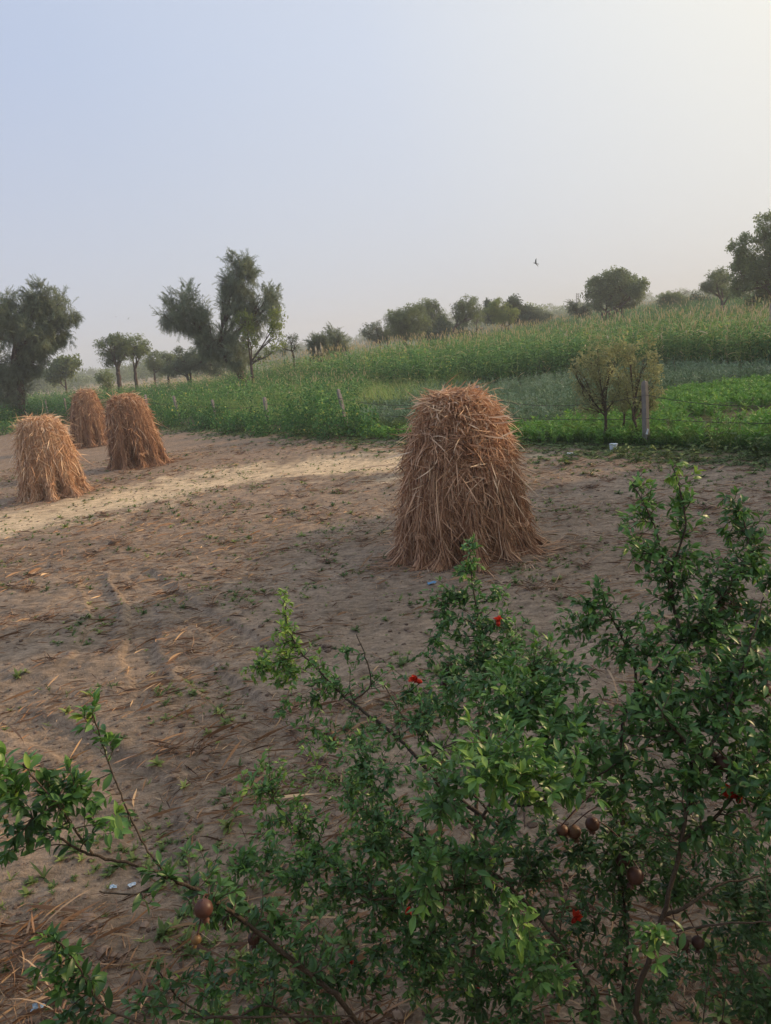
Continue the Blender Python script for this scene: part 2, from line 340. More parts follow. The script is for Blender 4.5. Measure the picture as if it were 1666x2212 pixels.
# ------------------------------------------------------------------ stalk stacks
def stack(px, py, label, wl, wr, h, top, shift, ns, leafN, seed, tone=0., bands=3):
    """a shock of cut millet: tied sheaves of dry stalks stood leaning together; wl/wr: half-widths of the foot to left and right"""
    r = np.random.default_rng(seed); c = G(px, py); c[2] = 0
    c = c * (1 + min(wl, wr) * .8 / c[1])
    t = thing('stalk_stack', label, 'stalk stack', c, 'stacks of cut millet stalks standing in the yard')
    def prof(th, s):          # outline radius at direction th and height fraction s
        foot = wl + (wr - wl) * (.5 + .5 * np.cos(th)) ** 1.5
        k_ = np.interp(s, [0, .1, .25, .5, .75, .88, .95, 1.0, 1.06], [1, .95, .92, .81, .70, .60, .46, .28, .05])
        if seed in (2, 3): k_ = np.interp(s, [0, .1, .25, .5, .75, .88, .95, 1.0, 1.06], [1, .95, .90, .82, .73, .66, .56, .38, .05])
        for tc_, am in {1: ((4.45, .42), (5.15, .22), (3.75, .2)), 2: ((4.75, .40), (5.4, .25)), 3: ((4.2, .2),), 4: ((4.6, .35),)}[seed]: k_ = k_ * (1 - am * np.exp(-(1 - np.cos(th - tc_)) / .009) * np.clip((.34 - s) / .3, 0, 1))
        return foot * k_ * (1 + .03 * np.sin(3 * th + seed) + .10 * np.cos(ns * th) * np.clip((.55 - s) / .45, 0, 1))
    def at(th, s, k=1.0):
        rr = prof(th, s) * k
        return np.stack([rr * np.cos(th) + shift * S(s), rr * np.sin(th) * .9, h * s + 0 * th], -1)
    ths = np.arange(ns) * 2 * np.pi / ns + r.normal(0, .05, ns)
    lay = [(th, 1.0) for th in ths] + [(th, .5) for th in ths[::2] + .3]
    for q, (th0, lay_k) in enumerate(lay):
        wid = .62 * 2 * np.pi / ns
        st = MB(); lf = MB()
        front = lay_k == 1.0
        n1 = int(190 if front else 60)
        for i in range(n1):
            u = r.normal(0, .5) * wid; k = lay_k * (1 - abs(r.normal(0, .13)))
            s1 = r.uniform(.70, .96); s = np.array([0, .08, .17, .34, .55, .78, 1.0]) * s1
            pinch = np.array([1.30, .70, .48, .85, 1.1, 1.05, .9])
            tw = r.normal(0, .16)
            th = th0 + u * pinch + tw * (s - .2)
            kk = k * np.array([1.12, .99, .92, .98, 1.0, 1.0, 1.0]); P = at(th, s, 1.0) * np.array([1, 1, 1.])
            ctr = np.stack([shift * S(s), 0 * s, h * s], -1)
            P = ctr + (P - ctr) * kk[:, None] + r.normal(0, .012, P.shape) * np.array([1, 1, .2]); P[0, 2] = r.uniform(.0, .05)
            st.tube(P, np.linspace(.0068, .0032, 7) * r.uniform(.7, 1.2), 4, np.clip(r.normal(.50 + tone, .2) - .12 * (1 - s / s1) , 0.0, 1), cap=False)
        # dry leaves, hanging every way over the outside
        n2 = int(leafN * (1 if front else .25))
        for i in range(n2):
            s = r.uniform(.03, 1.0) ** (.62 if r.random() < .75 else 1.1); th = th0 + r.uniform(-.75, .75) * wid * (1.25 if s > .45 else .8)
            p0 = at(np.array([th]), np.array([s]), lay_k * r.uniform(.88, 1.0))[0]
            out_ = np.array([math.cos(th), math.sin(th), .25 if s < .8 else .9]); tan = np.array([-math.sin(th), math.cos(th), 0])
            up_ = np.array([-.15 * math.cos(th), -.15 * math.sin(th), 1.0])
            ang = r.normal(-1.2 if seed != 3 else -.95, .5 if s < .35 else 1.05) if s < .88 else r.uniform(-3.1, 3.1)
            d = up_ * math.sin(ang) + tan * math.cos(ang) + out_ * (r.normal(.03, .09) + (.05 if s > .9 else 0)); d /= np.linalg.norm(d)
            if s > .80: p0 = at(np.array([th]), np.array([s]), lay_k * r.uniform(.55, .93))[0]; d = np.array([math.cos(ang), math.sin(ang), r.normal(.12, .35)]); d /= np.linalg.norm(d)
            L = r.gamma(5, .05) * (.72 if s > .80 else 1.0 if s > .4 else .85); wd = r.uniform(.004, .021) * (1.1 if s > .5 else .62)
            v, f, a = ribbon(L, wd, 7, rise=r.normal(.03, .12), droop=r.normal(.10, .22), twist=r.normal(0, 1.6)); v[:, 0] += r.normal(0, .45) * v[:, 1] ** 2 / L
            Mx = frames(d[None], r.normal(0, .7, 1) + (0 if d[2] > 0 else 0))[0]
            if (Mx[:, 2] @ out_) < 0 and r.random() < .7: Mx = Mx * np.array([-1, 1, -1])
            V = place(v, Mx, p0); tt_ = np.repeat(np.linspace(0, 1, 8), 2); V[:, 2] -= tt_ ** 2 * L * r.uniform(0, .5) * (1 if s > .3 else .3); V[:, 2] = np.maximum(V[:, 2], .006 + .03 * r.random())
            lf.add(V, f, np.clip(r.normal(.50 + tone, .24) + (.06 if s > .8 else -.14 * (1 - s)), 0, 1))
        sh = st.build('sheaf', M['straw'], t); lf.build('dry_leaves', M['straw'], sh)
        if front and bands and q % max(1, ns // bands) == 0:
            bd = MB(); th = th0 + np.linspace(-.5, .5, 12) * wid * 1.0; s = np.full(12, .19) + .008 * np.sin(np.arange(12))
            for k in range(4):
                bd.tube(at(th, s + .007 * k, 1.0) + r.normal(0, .004, (12, 3)), .006, 4, .7)
            bd.build('binding', M['straw'], sh)
    # long loose leaves and stalks sticking out, fallen straw round the foot
    ex = MB()
    for i in range(60):
        th = r.uniform(0, 2 * np.pi); s = r.choice([r.uniform(.3, .8), r.uniform(.85, .97)]); p0 = at(np.array([th]), np.array([s]), .95)[0]
        d = np.array([math.cos(th), math.sin(th), r.uniform(.1, .7) if s > .8 else r.uniform(-.3, .4)]); d /= np.linalg.norm(d)
        v, f, a = ribbon(r.uniform(.14, .34), r.uniform(.008, .018), 7, rise=.2, droop=r.uniform(.5, 1.4), twist=r.normal(0, 1.2))
        ex.add(place(v, frames(d[None], np.zeros(1))[0], p0), f, np.clip(r.normal(.62 + tone, .15), 0, 1))
    for i in range(420):
        th = r.uniform(0, 2 * np.pi); rr = prof(np.array([th]), np.array([0.]))[0] * r.uniform(.88, 1.25); p0 = np.array([rr * math.cos(th), rr * math.sin(th) * .9, r.uniform(.005, .06)])
        a_ = th + r.normal(0, .6); v, f, a = ribbon(r.uniform(.12, .5), r.uniform(.006, .014), 3, rise=r.uniform(0, .15), droop=r.uniform(0, .15), twist=r.normal(0, 1))
        V = place(v, frames(az_dir(a_, 0)[None])[0], p0); V[:, 2] = np.maximum(V[:, 2], .004)
        ex.add(V, f, np.clip(r.normal(.38 + tone, .2), 0, 1))
    tag(ex.build('loose_straw', M['straw'], t), kind='stuff')
    return t
stack(1003, 1232, 'tall dry stalk stack nearest, orange brown leaves, beside the pomegranate shrubs', .92, .98, 2.25, .66, .06, 13, 1500, 1, .10)
stack(112, 1082, 'pale straw stalk stack, front one of three at left, split dark at its foot', .74, .96, 2.06, .60, -.0, 11, 620, 2, .26)
stack(297, 1014, 'reddish brown stalk stack with shaggy slanted leaves, standing before the green bean field', .78, .98, 2.25, .62, -.07, 11, 620, 3, .04)
stack(200, 966, 'stalk stack half hidden behind the reddish shaggy one', .85, .80, 2.35, .70, .1, 10, 500, 4, .02)

# ------------------------------------------------------------------ litter, clods and weeds on the yard
def yard_pts(n, lo=2.2, hi=27., xs=.62, pw=1.0):
    y = lo + (hi - lo) * rng.random(n) ** pw; x = (rng.random(n) * 2 - 1) * (y * xs + 1.2)
    k = fence_d(x, y) < -1.2; return x[k], y[k]
x, y = yard_pts(150000, pw=1.3); dens = fbm(x * .8 + 3, y * 1.2, 4); dT, _ = segdist(x, y, TRACK)
k = (rng.random(len(x)) < S((dens - .36) / .22)) & (rng.random(len(x)) < .10 + .9 * S((dT - 1.2) / 1.4)); x = x[k]; y = y[k]
b = MB(); ang = rng.normal(.25, .95, len(x)) + np.pi * (rng.random(len(x)) < .5); L = rng.gamma(1.7, .055, len(x)).clip(.025, .42)
for j in range(6):
    mk = np.arange(len(x)) % 6 == j
    v, f, a = ribbon(1, .05 + .05 * (j % 3), 5, rise=.22 if j % 2 else .10, droop=.24 if j % 2 else .08, twist=[0, 1.5, .8, -2, 1, .4][j])
    v[:, 0] += [.1, -.16, .05, .22, -.08, .0][j] * np.sin(v[:, 1] * np.pi * (1 + j % 2))
    T = as_T(v, f, 0.0); Mx = frames(np.stack([np.cos(ang[mk]), np.sin(ang[mk]), rng.normal(0, .12, mk.sum())], 1), rng.normal(0, .5, mk.sum())) * L[mk][:, None, None]; Mx[:, :, 0] *= (.42 / (1 + 9 * L[mk]))[:, None] * rng.uniform(.4, 1.5, mk.sum())[:, None]
    b.scatter(T, np.stack([x[mk], y[mk], ground_h(x[mk], y[mk]) + .008], 1), Mx, np.clip(rng.normal(.42, .24, mk.sum()) + .12 * S((y[mk] - 8) / 8), 0, 1))
tag(b.build('straw_litter', M['litter']), kind='stuff')
# stubble tufts: short cut roots with a curl of old leaves
x, y = yard_pts(900, pw=1.2); dT, _ = segdist(x, y, TRACK); k = (dT > 1.2) & (rng.random(len(x)) < S((fbm(x * .6, y, 3) - .3) / .3)); x = x[k]; y = y[k]
tb = MB()
for i in range(26):
    d = az_dir(rng.uniform(0, 6.28), rng.uniform(0, .5)); v, f, a = ribbon(rng.uniform(.06, .26), rng.uniform(.004, .012), 4, rise=.3, droop=.45, twist=rng.normal(0, 1.5))
    V = place(v, frames(d[None], rng.normal(0, 1, 1))[0], rng.normal(0, .03, 3) * [1, 1, .2] + [0, 0, .012]); tb.add(V, f, rng.uniform(.1, .75))
b = MB(); b.scatter(tb.data(), np.stack([x, y, ground_h(x, y)], 1), rotz(rng.uniform(0, 6.28, len(x)), rng.uniform(.5, 1.3, len(x))), rng.normal(-.12, .1, len(x)))
tag(b.build('stubble', M['litter']), kind='stuff')
# clods and pebbles
ico_v = np.array([(0, 0, 1), (.89, 0, .45), (.28, .85, .45), (-.72, .53, .45), (-.72, -.53, .45), (.28, -.85, .45), (.72, .53, -.45), (-.28, .85, -.45), (-.89, 0, -.45), (-.28, -.85, -.45), (.72, -.53, -.45), (0, 0, -1)])
ico_f = [(0,1,2),(0,2,3),(0,3,4),(0,4,5),(0,5,1),(1,6,2),(2,7,3),(3,8,4),(4,9,5),(5,10,1),(6,7,2),(7,8,3),(8,9,4),(9,10,5),(10,6,1),(11,7,6),(11,8,7),(11,9,8),(11,10,9),(11,6,10)]
x, y = yard_pts(16000, pw=1.5); b = MB()
s = rng.gamma(1.5, .008, len(x)).clip(.003, .04); Mx = rotz(rng.uniform(0, 6.28, len(x)), s); Mx[:, :, 2] *= .6
b.scatter(as_T(ico_v * (1 + rng.normal(0, .15, (12, 1))), ico_f, 0.), np.stack([x, y, ground_h(x, y)], 1), Mx, rng.random(len(x)))
tag(b.build('pebbles', M['clod']), kind='stuff')
# small green weeds
def rosette(n, L, wd, el0=.2, el1=1.1, r=None):
    r = r or rng; b = MB()
    for i in range(n):
        d = az_dir(i * 2.4 + r.normal(0, .3), r.uniform(el0, el1)); v, f, a = ribbon(L * r.uniform(.6, 1.1), wd * r.uniform(.7, 1.2), 3, rise=.2, droop=.5)
        b.add(place(v, frames(d[None], r.normal(0, .4, 1))[0], [0, 0, 0]), f, r.uniform(-.15, .15))
    return b.data()
x, y = yard_pts(30000, pw=1.2); dens = fbm(x * 1.1 + 30, y * 1.6 + 4, 4)
k = rng.random(len(x)) < (S((dens - .48) / .16) * .8 + .05); x = x[k]; y = y[k]; b = MB()
for j in range(4):
    mk = np.arange(len(x)) % 4 == j; T = rosette([7, 9, 6, 12][j], [.06, .05, .09, .075][j], [.02, .016, .012, .022][j])
    b.scatter(T, np.stack([x[mk], y[mk], ground_h(x[mk], y[mk])], 1), rotz(rng.uniform(0, 6.28, mk.sum()), rng.gamma(4, .15, mk.sum()).clip(.25, 1.4)), rng.uniform(.25, .95, mk.sum()))
# denser fringe of weeds at the field's edge
xx = rng.uniform(-34, 14, 16000); off = -.35 - np.abs(rng.normal(0, 1.0, len(xx))); yy = 26.3 - 1.33 * xx + off * 1.664
k = (yy > 9) & (rng.random(len(xx)) < .25 + .75 * S((fbm(xx * .7, yy * .7, 3) - .35) / .2)); xx = xx[k]; yy = yy[k]
b.scatter(rosette(10, .11, .03), np.stack([xx, yy, ground_h(xx, yy)], 1), rotz(rng.uniform(0, 6.28, len(xx)), rng.uniform(.5, 1.4, len(xx))), rng.uniform(.1, .75, len(xx)))
tag(b.build('small_weeds', M['weed']), kind='stuff')

# scraps of rubbish
def scrap(px, py, s, label, a, name='plastic_scrap', cat='scrap'):
    p0 = G(px, py); p0[2] = ground_h(p0[0], p0[1]) + .01; r = np.random.default_rng(int(px)); n_ = 6
    u, v_ = np.meshgrid(np.linspace(-1, 1, n_), np.linspace(-.7, .7, n_)); zz = r.random(u.shape) * .5 + .1
    V = np.stack([u + r.normal(0, .15, u.shape), v_ + r.normal(0, .15, u.shape), zz], 2).reshape(-1, 3) * s
    f = [(i*n_+j, i*n_+j+1, (i+1)*n_+j+1, (i+1)*n_+j) for i in range(n_-1) for j in range(n_-1)]
    bb = MB(); bb.add(V + p0, f, a + .1 * r.normal(0, 1, n_*n_)); tag(bb.build(name, M['plastic'], loc=p0), label, cat)
scrap(1232, 987, .07, 'white crumpled plastic scrap on bare soil left of the bucket', .95)
scrap(933, 1266, .05, 'bright blue plastic scrap on the soil below the big stack', .05)
scrap(247, 1921, .022, 'pale blue scrap, left one of two beside the low branch', .5)
scrap(287, 1921, .022, 'pale blue scrap, right one of two beside the low branch', .7)
scrap(85, 2190, .028, 'lavender blue scrap in the bottom left corner of the yard', .45)
# bucket-like cup by the post
p0 = G(1325, 978); p0[2] = terrain(p0[0], p0[1]); b = MB()
b.tube([p0 + [0, 0, .0], p0 + [0, 0, .02], p0 + [.01, 0, .20]], [.06, .065, .09], 14, .85, cap=False); b.tube([p0 + [.01, 0, .19], p0 + [.01, 0, .205]], [.095, .095], 14, .6)
tag(b.build('plastic_tub', M['plastic'], loc=p0), 'small white and blue plastic tub on the grass beside the tall post', 'tub')
for q in ((248, 1179), (630, 1137)):
    p0 = G(*q); b = MB(); r = np.random.default_rng(int(q[0])); V = ico_v * (1 + r.normal(0, .18, (12, 1))) * [.11, .09, .07] + p0 + [0, 0, .04]
    b.add(V, ico_f, .2)
    if q[0] == 248: tag(b.build('soil_clod', M['clod'], loc=p0, smooth=True), 'dark lump of earth on the soil below the sandy strip', 'clod')

# ------------------------------------------------------------------ fence
FX = [(9.35, 13.75), (6.24, 17.8), (3.0, 22.3), (-1.05, 27.7), (-4.45, 32.2), (-7.3, 36.0), (-9.9, 39.5), (-12.4, 42.8), (-15.3, 46.7), (-18.3, 50.6), (-21.6, 55.0), (-24.6, 59.0)]
FH = [1.5, 1.5, 1.5, 1.52, 1.28, 1.2, 1.42, 1.52, 1.45, 1.5, 1.45, 1.4]
LEAN = [(0, 0), (.0, 0), (.0, .0), (-.11, .02), (-.03, 0), (-.10, 0), (-.10, 0), (.0, 0), (-.03, 0), (.02, 0), (0, 0), (0, 0)]
fence = thing('wire_fence', 'barbed wire fence on leaning concrete posts between yard and fields', 'fence', (FX[3][0], FX[3][1], 0)); F0 = np.array([FX[3][0], FX[3][1], 0.])
tops = []
for i, ((fx, fy), hh, (lx, ly)) in enumerate(zip(FX, FH, LEAN)):
    z0 = float(terrain(fx, fy)); b = MB(); a_ = math.atan2(-1.33, 1) + rng.normal(0, .08); wd = .07 if i != 1 else .066
    ring = np.array([(-1, -1), (-.7, -1.15), (.7, -1.15), (1, -1), (1, 1), (.7, 1.15), (-.7, 1.15), (-1, 1)]) * wd * [1, .8]
    ring = ring @ np.array([[math.cos(a_), math.sin(a_)], [-math.sin(a_), math.cos(a_)]])
    lv = [(-.1, 1), (hh * .33, .97), (hh * .66, .94), (hh * .96, .9), (hh, .78), (hh + .015, .4)]
    V = [np.column_stack([ring * k + [lx * z + rng.normal(0, .002), ly * z], np.full(8, z) + (rng.normal(0, .008, 8) if z > hh * .9 else 0)]) for z, k in lv]
    Vv = np.vstack(V) + [fx, fy, z0] - F0; nl = len(lv)
    b.add(Vv, [(q*8+j, q*8+(j+1) % 8, (q+1)*8+(j+1) % 8, (q+1)*8+j) for q in range(nl-1) for j in range(8)], .55)
    b.add(np.vstack([V[-1] + [fx, fy, z0] - F0, V[-1].mean(0) + [fx, fy, z0 + .005] - F0]), [(q, (q+1) % 8, 8) for q in range(8)], .55)
    po = b.build('post', M['concrete' if i != 1 else 'dark_concrete'], fence)
    if i == 1:
        po['label'] = 'tall square concrete post with a white tag'
        b = MB(); q = np.array([fx, fy, 0]) + [-.02, -.105, z0 + .36] - F0
        b.add(np.array([(-.03, 0, -.06), (.02, 0, -.07), (.045, -.004, .05), (.01, -.006, .075)]) + q, [(0, 1, 2, 3)], 1.0); b.build('tag', M['plastic'], po)
    if i == 3: po['label'] = 'pale concrete post leaning left above the vines'
    tops.append(np.array([fx, fy, z0, lx, ly, hh]))
for wi, frac in enumerate((.13, .44, .80)):
    pts = []
    for A_, B_ in zip(tops[:-1], tops[1:]):
        for t in np.linspace(0, 1, 14, endpoint=False):
            za = A_[5] * frac; zb = B_[5] * frac
            pa = np.array([A_[0] + A_[3] * za, A_[1] - .09, A_[2] + za]); pb = np.array([B_[0] + B_[3] * zb, B_[1] - .09, B_[2] + zb])
            p_ = pa + (pb - pa) * t; p_[2] -= (.10, .07, .16)[wi] * 4 * t * (1 - t) * (1.0 if wi < 2 or A_[0] < 3 else 1.6); pts.append(p_ - F0)
    b = MB(); pts = np.array(pts); b.tube(pts, .0058, 4, .1, cap=False)
    seg = np.linalg.norm(np.diff(pts, axis=0), axis=1); cum = np.concatenate([[0], np.cumsum(seg)]); kpos = np.arange(0, cum[-1], .13)
    q = np.stack([np.interp(kpos, cum, pts[:, j]) for j in range(3)], 1)
    bt = MB()
    for d in ((1, .4, 1), (-1, .3, 1), (.5, -1, .6)): d = np.array(d) / np.linalg.norm(d) * .022; bt.tube([-d, d], .0028, 3, .4, cap=False)
    b.scatter(bt.data(), q, rotz(rng.uniform(0, 6.28, len(q)))); b.build('barbed_wire', M['wire'], fence)
# ------------------------------------------------------------------ crops
def leafT(L, wd, fold=.25, droop=.25, n=3):
    """ovate leaf with a folded midrib"""
    t = np.linspace(0, 1, n + 1); pr = np.sin(np.pi * t ** .8) ** .9; pr[0] = .08; pr[-1] = .04
    v = np.zeros((n + 1, 3, 3))
    for k, s_ in enumerate((-1, 0, 1)): v[:, k] = np.stack([s_ * wd / 2 * pr, L * t, -droop * L * t ** 2 + abs(s_) * fold * wd * pr], 1)
    i = np.arange(n); f = np.vstack([np.stack([3*i+k, 3*i+k+1, 3*i+k+4, 3*i+k+3], 1) for k in (0, 1)])
    return v.reshape(-1, 3), f
def millet(r, h=2.0, dry=0., head=True, nl=9):
    b = MB(); bend = r.normal(0, .08, 2); zs = np.linspace(0, h, 6); P = np.stack([bend[0] * (zs / h) ** 2, bend[1] * (zs / h) ** 2, zs], 1)
    b.tube(P, np.linspace(.011, .005, 6), 3, .38 + .35 * dry, cap=False)
    for i in range(nl):
        z = h * (.12 + .78 * i / nl); a_ = i * np.pi + r.normal(0, .7); L = r.uniform(.4, .7); el = r.uniform(.5, 1.15)
        c0 = r.uniform(.1, .45) + dry * r.uniform(.1, .5); v, f, a = ribbon(L, r.uniform(.04, .065), 5, rise=.15, droop=r.uniform(.5, 1.1), twist=r.normal(0, .5), a0=c0, a1=c0 + r.uniform(0, .3 + .3 * dry))
        b.add(place(v, frames(az_dir(a_, el)[None])[0], [bend[0] * (z / h) ** 2, bend[1] * (z / h) ** 2, z]), f, np.clip(a, 0, .97))
    if head:
        q = P[-1]; d = np.array([r.normal(0, .25), r.normal(0, .25), 1]); d /= np.linalg.norm(d); hl = r.uniform(.16, .28); tt = np.linspace(0, 1, 5)
        b.tube(q + d * hl * tt[:, None] + np.stack([.03 * tt**2, 0 * tt, 0 * tt], 1), [.006, .013, .015, .013, .004], 5, .93, cap=False)
    return b.data()
def bean(r, h=1.1, nl=34, ls=.085, wide=.30, col0=.35):
    b = MB(); bend = r.normal(0, .10, 2); zs = np.linspace(0, h, 4); b.tube(np.stack([bend[0]*(zs/h)**2, bend[1]*(zs/h)**2, zs], 1), [.008, .007, .006, .003], 3, .4, cap=False)
    for i in range(nl):
        z = h * (i + 1) / nl * r.uniform(.92, 1.04); a_ = i * 2.4 + r.normal(0, .4); rr = wide * (1 - .45 * z / h) * r.uniform(.25, 1)
        c_ = np.array([bend[0]*(z/h)**2 + rr * math.cos(a_), bend[1]*(z/h)**2 + rr * math.sin(a_), z + r.normal(0, .05)])
        v, f = leafT(ls * 1.35 * r.uniform(.7, 1.25), ls * .95 * r.uniform(.8, 1.2), n=2); d = az_dir(a_ + r.normal(0, .5), r.uniform(-.7, .5))
        b.add(place(v, frames(d[None], r.normal(0, .5, 1))[0], c_), f, np.clip(col0 + r.normal(0, .15) + .5 * (z / h - .55), 0, .92))  # paler young leaves on top; shade at the foot put into leaf colour
    return b.data()
def herb(r, h=.62, flower=True, nl=26):
    b = MB()
    for s_ in range(3):
        o_ = r.normal(0, .06, 2); zs = np.linspace(0, h * r.uniform(.7, 1.05), 3); hh = zs[-1]; b.tube(np.stack([o_[0]*(.3+zs), o_[1]*(.3+zs), zs], 1), [.005, .004, .003], 3, .5, cap=False)
        for i in range(nl // 3):
            z = hh * r.uniform(.15, 1); a_ = r.uniform(0, 6.28); v, f, a = ribbon(r.uniform(.08, .17), .032, 2, rise=.2, droop=.4)
            b.add(place(v, frames(az_dir(a_, r.uniform(.1, 1.1))[None], r.normal(0, .5, 1))[0], [o_[0]*(.3+z), o_[1]*(.3+z), z]), f, r.uniform(.2, .65))
        if flower:
            for i in range(4):
                z = hh * r.uniform(.86, 1.06); v, f, a = ribbon(.035, .022, 1, 0, .2); b.add(place(v, frames(az_dir(r.uniform(0, 6.28), .3)[None])[0], [o_[0]*(.3+z), o_[1]*(.3+z), z]), f, r.uniform(.9, 1.0))
    return b.data()
def scatter_in(mb, T, x, y, smin=.85, smax=1.15, a=None, tilt=.05, zoff=0.):
    n_ = len(x)
    if not n_: return
    who = rng.integers(0, len(T), n_)
    aa = np.zeros(n_) if a is None else a
    for j, t in enumerate(T):
        k = who == j
        if k.any(): mb.scatter(t, np.stack([x[k], y[k], ground_h(x[k], y[k]) + zoff], 1), tilted(rng.uniform(0, 6.28, k.sum()), rng.uniform(smin, smax, k.sum()), rng.normal(0, tilt, k.sum()), rng.normal(0, tilt, k.sum())), aa[k])
def area(poly, dens, thin=None):
    """random places in a polygon on the ground; density falls with distance"""
    p_ = np.array(poly); x0, y0 = p_.min(0); x1, y1 = p_.max(0); n_ = int((x1 - x0) * (y1 - y0) * dens)
    x = rng.uniform(x0, x1, n_); y = rng.uniform(y0, y1, n_); k = inpoly(x, y, poly); x, y = x[k], y[k]
    if thin: k = rng.random(len(x)) < np.clip(thin / np.hypot(x, y), 0, 1) ** 1.3; x, y = x[k], y[k]
    px, py = proj(np.stack([x, y, terrain(x, y) + 1.], 1)); k = (px > -260) & (px < 1930); return x[k], y[k]
r5 = np.random.default_rng(5)
T_mil = [millet(r5, h=r5.uniform(1.75, 2.25), dry=d, nl=9) for d in (.1, .35, .6, .9)]
T_mil_green = [millet(r5, h=r5.uniform(1.7, 2.1), dry=0.0, head=hd, nl=9) for hd in (1, 0, 1)]
T_mil_dry = [millet(r5, h=r5.uniform(1.2, 1.7), dry=1.3, nl=6) for _ in range(3)]
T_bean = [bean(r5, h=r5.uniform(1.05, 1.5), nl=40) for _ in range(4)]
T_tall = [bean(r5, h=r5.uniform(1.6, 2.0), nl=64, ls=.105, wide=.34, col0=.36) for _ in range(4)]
T_herb = [herb(r5) for _ in range(4)]; T_low = [herb(r5, h=.30, flower=False, nl=30) for _ in range(3)]
T_lowb = [bean(r5, h=.30, nl=16, ls=.05, wide=.20, col0=.5) for _ in range(3)]
front = [tuple(G(*q)[:2]) for q in ((430, 846), (540, 842), (640, 846), (720, 852), (900, 848), (1085, 837), (1240, 816), (1434, 794), (1700, 803), (2000, 800))]
print('front', [(round(a, 1), round(b_, 1)) for a, b_ in front])
# tall crop at right: a leafy hedge-like front, millet with tan heads behind it
back = [(75, 66), (50, 64), (30, 62), (8, 70), (-6, 76), (-22, 84)]
poly = front + back
x, y = area(poly, 6.5, 42); df, _ = segdist(x, y, front)
b = MB(); leafy = rng.random(len(x)) < np.where(df < 2.2, .80 - .55 * S((x - 15) / 6), .42) * (.45 + .55 * S((x + 6) / 8))
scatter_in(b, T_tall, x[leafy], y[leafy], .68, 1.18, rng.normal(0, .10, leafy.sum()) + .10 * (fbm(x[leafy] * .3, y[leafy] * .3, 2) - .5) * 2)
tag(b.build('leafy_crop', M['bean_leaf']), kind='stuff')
b = MB(); k = ~leafy; scatter_in(b, T_mil, x[k], y[k], .80, 1.25, rng.normal(-.02, .06, k.sum()), .09)
x, y = area([front[-3], front[-2], front[-1], (40, 41), (22, 44)], 3.0, 42); scatter_in(b, T_mil, x, y, .85, 1.15, rng.normal(.02, .06, len(x)), .09)
x, y = area([front[-3], front[-2], front[-1], (34, 50), (14, 52), (10, 45)], 1.6, 42); scatter_in(b, T_mil[2:] + T_mil_dry, x, y, 1.0, 1.25, rng.normal(.05, .06, len(x)), .10)
tag(b.build('millet_crop', M['crop_leaf']), kind='stuff')
# darker millet on the rise behind
x, y = area([(6, 82), (22, 80), (40, 82), (62, 86), (85, 95), (85, 130), (30, 125), (12, 105)], 2.2, 70); b = MB()
scatter_in(b, T_mil_green, x, y, .9, 1.2, rng.normal(-.03, .05, len(x)), .07)
tag(b.build('far_millet_crop', M['crop_leaf']), kind='stuff')
# dry cut field behind the middle trees
x, y = area([(-30, 74), (-6, 72), (8, 76), (20, 84), (16, 108), (-8, 118), (-36, 100)], 1.5, 70); b = MB()
scatter_in(b, T_mil_dry, x, y, .6, .95, rng.normal(0, .06, len(x)), .12)
tag(b.build('dry_stalk_crop', M['crop_leaf']), kind='stuff')
# left part: leafy beans from the fence to the far trees
lf = [(-1.0, 31), (-4.5, 35.5), (-9.9, 42), (-18, 53), (-30, 69), (-50, 96)]
poly = lf + [(-62, 104), (-45, 98), (-28, 82), (-12, 72), (-3, 68), (1, 56), (0, 44)]
x, y = area(poly, 5.5, 42); b = MB(); k = rng.random(len(x)) < .93 - .6 * S((x + 11) / 9) * S((fence_d(x, y) - 1.5) / 3)
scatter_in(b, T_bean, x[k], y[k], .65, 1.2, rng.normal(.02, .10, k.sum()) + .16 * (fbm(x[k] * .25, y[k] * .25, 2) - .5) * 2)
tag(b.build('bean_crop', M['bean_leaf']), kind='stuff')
b = MB(); kk = ~k & (x > -14); scatter_in(b, T_mil[:2], x[kk], y[kk], .5, .75, rng.normal(.05, .06, kk.sum()), .12)
x, y = area([(-13, 46), (-6, 35), (-1, 29.5), (3.5, 38), (6, 44), (0, 54), (-9, 60)], 11, 40)
gr = MB(); rg = np.random.default_rng(8)
for i in range(16):
    v, f, a = ribbon(rg.uniform(.5, 1.0), .014, 4, rise=0, droop=rg.uniform(.1, .5), a0=.45, a1=.84); gr.add(place(v, frames(az_dir(rg.uniform(0, 6.28), rg.uniform(.9, 1.5))[None])[0], np.append(rg.normal(0, .08, 2), 0)), f, a)
T_tallgrass = gr.data(); k = rng.random(len(x)) < S((fbm(x * .8, y * .6, 3) - .3) / .25); x, y = x[k], y[k]; scatter_in(b, [T_tallgrass], x, y, .45, 1.35, rng.normal(-.12, .09, len(x)), .12); k = rng.random(len(x)) < .05; scatter_in(b, T_mil, x[k], y[k], .5, .9, rng.normal(0, .1, k.sum()), .2)
tag(b.build('yellow_tall_grass', M['crop_leaf']), kind='stuff')
# lilac flowering herbs
hp = [tuple(G(*q)[:2]) for q in ((770, 935), (790, 885), (900, 852), (1085, 840), (1240, 819), (1434, 798), (1700, 806), (1700, 822), (1560, 836), (1445, 852), (1410, 885), (1245, 900), (1200, 928), (1050, 932))]
x, y = area(hp, 15, 34); b = MB(); scatter_in(b, T_herb, x, y, .75, 1.2, rng.normal(-.02, .08, len(x)) - .14 * (fbm(x * .4, y * .25 + 9, 2) > .56)); tag(b.build('flowering_herb_crop', M['herb']), kind='stuff')
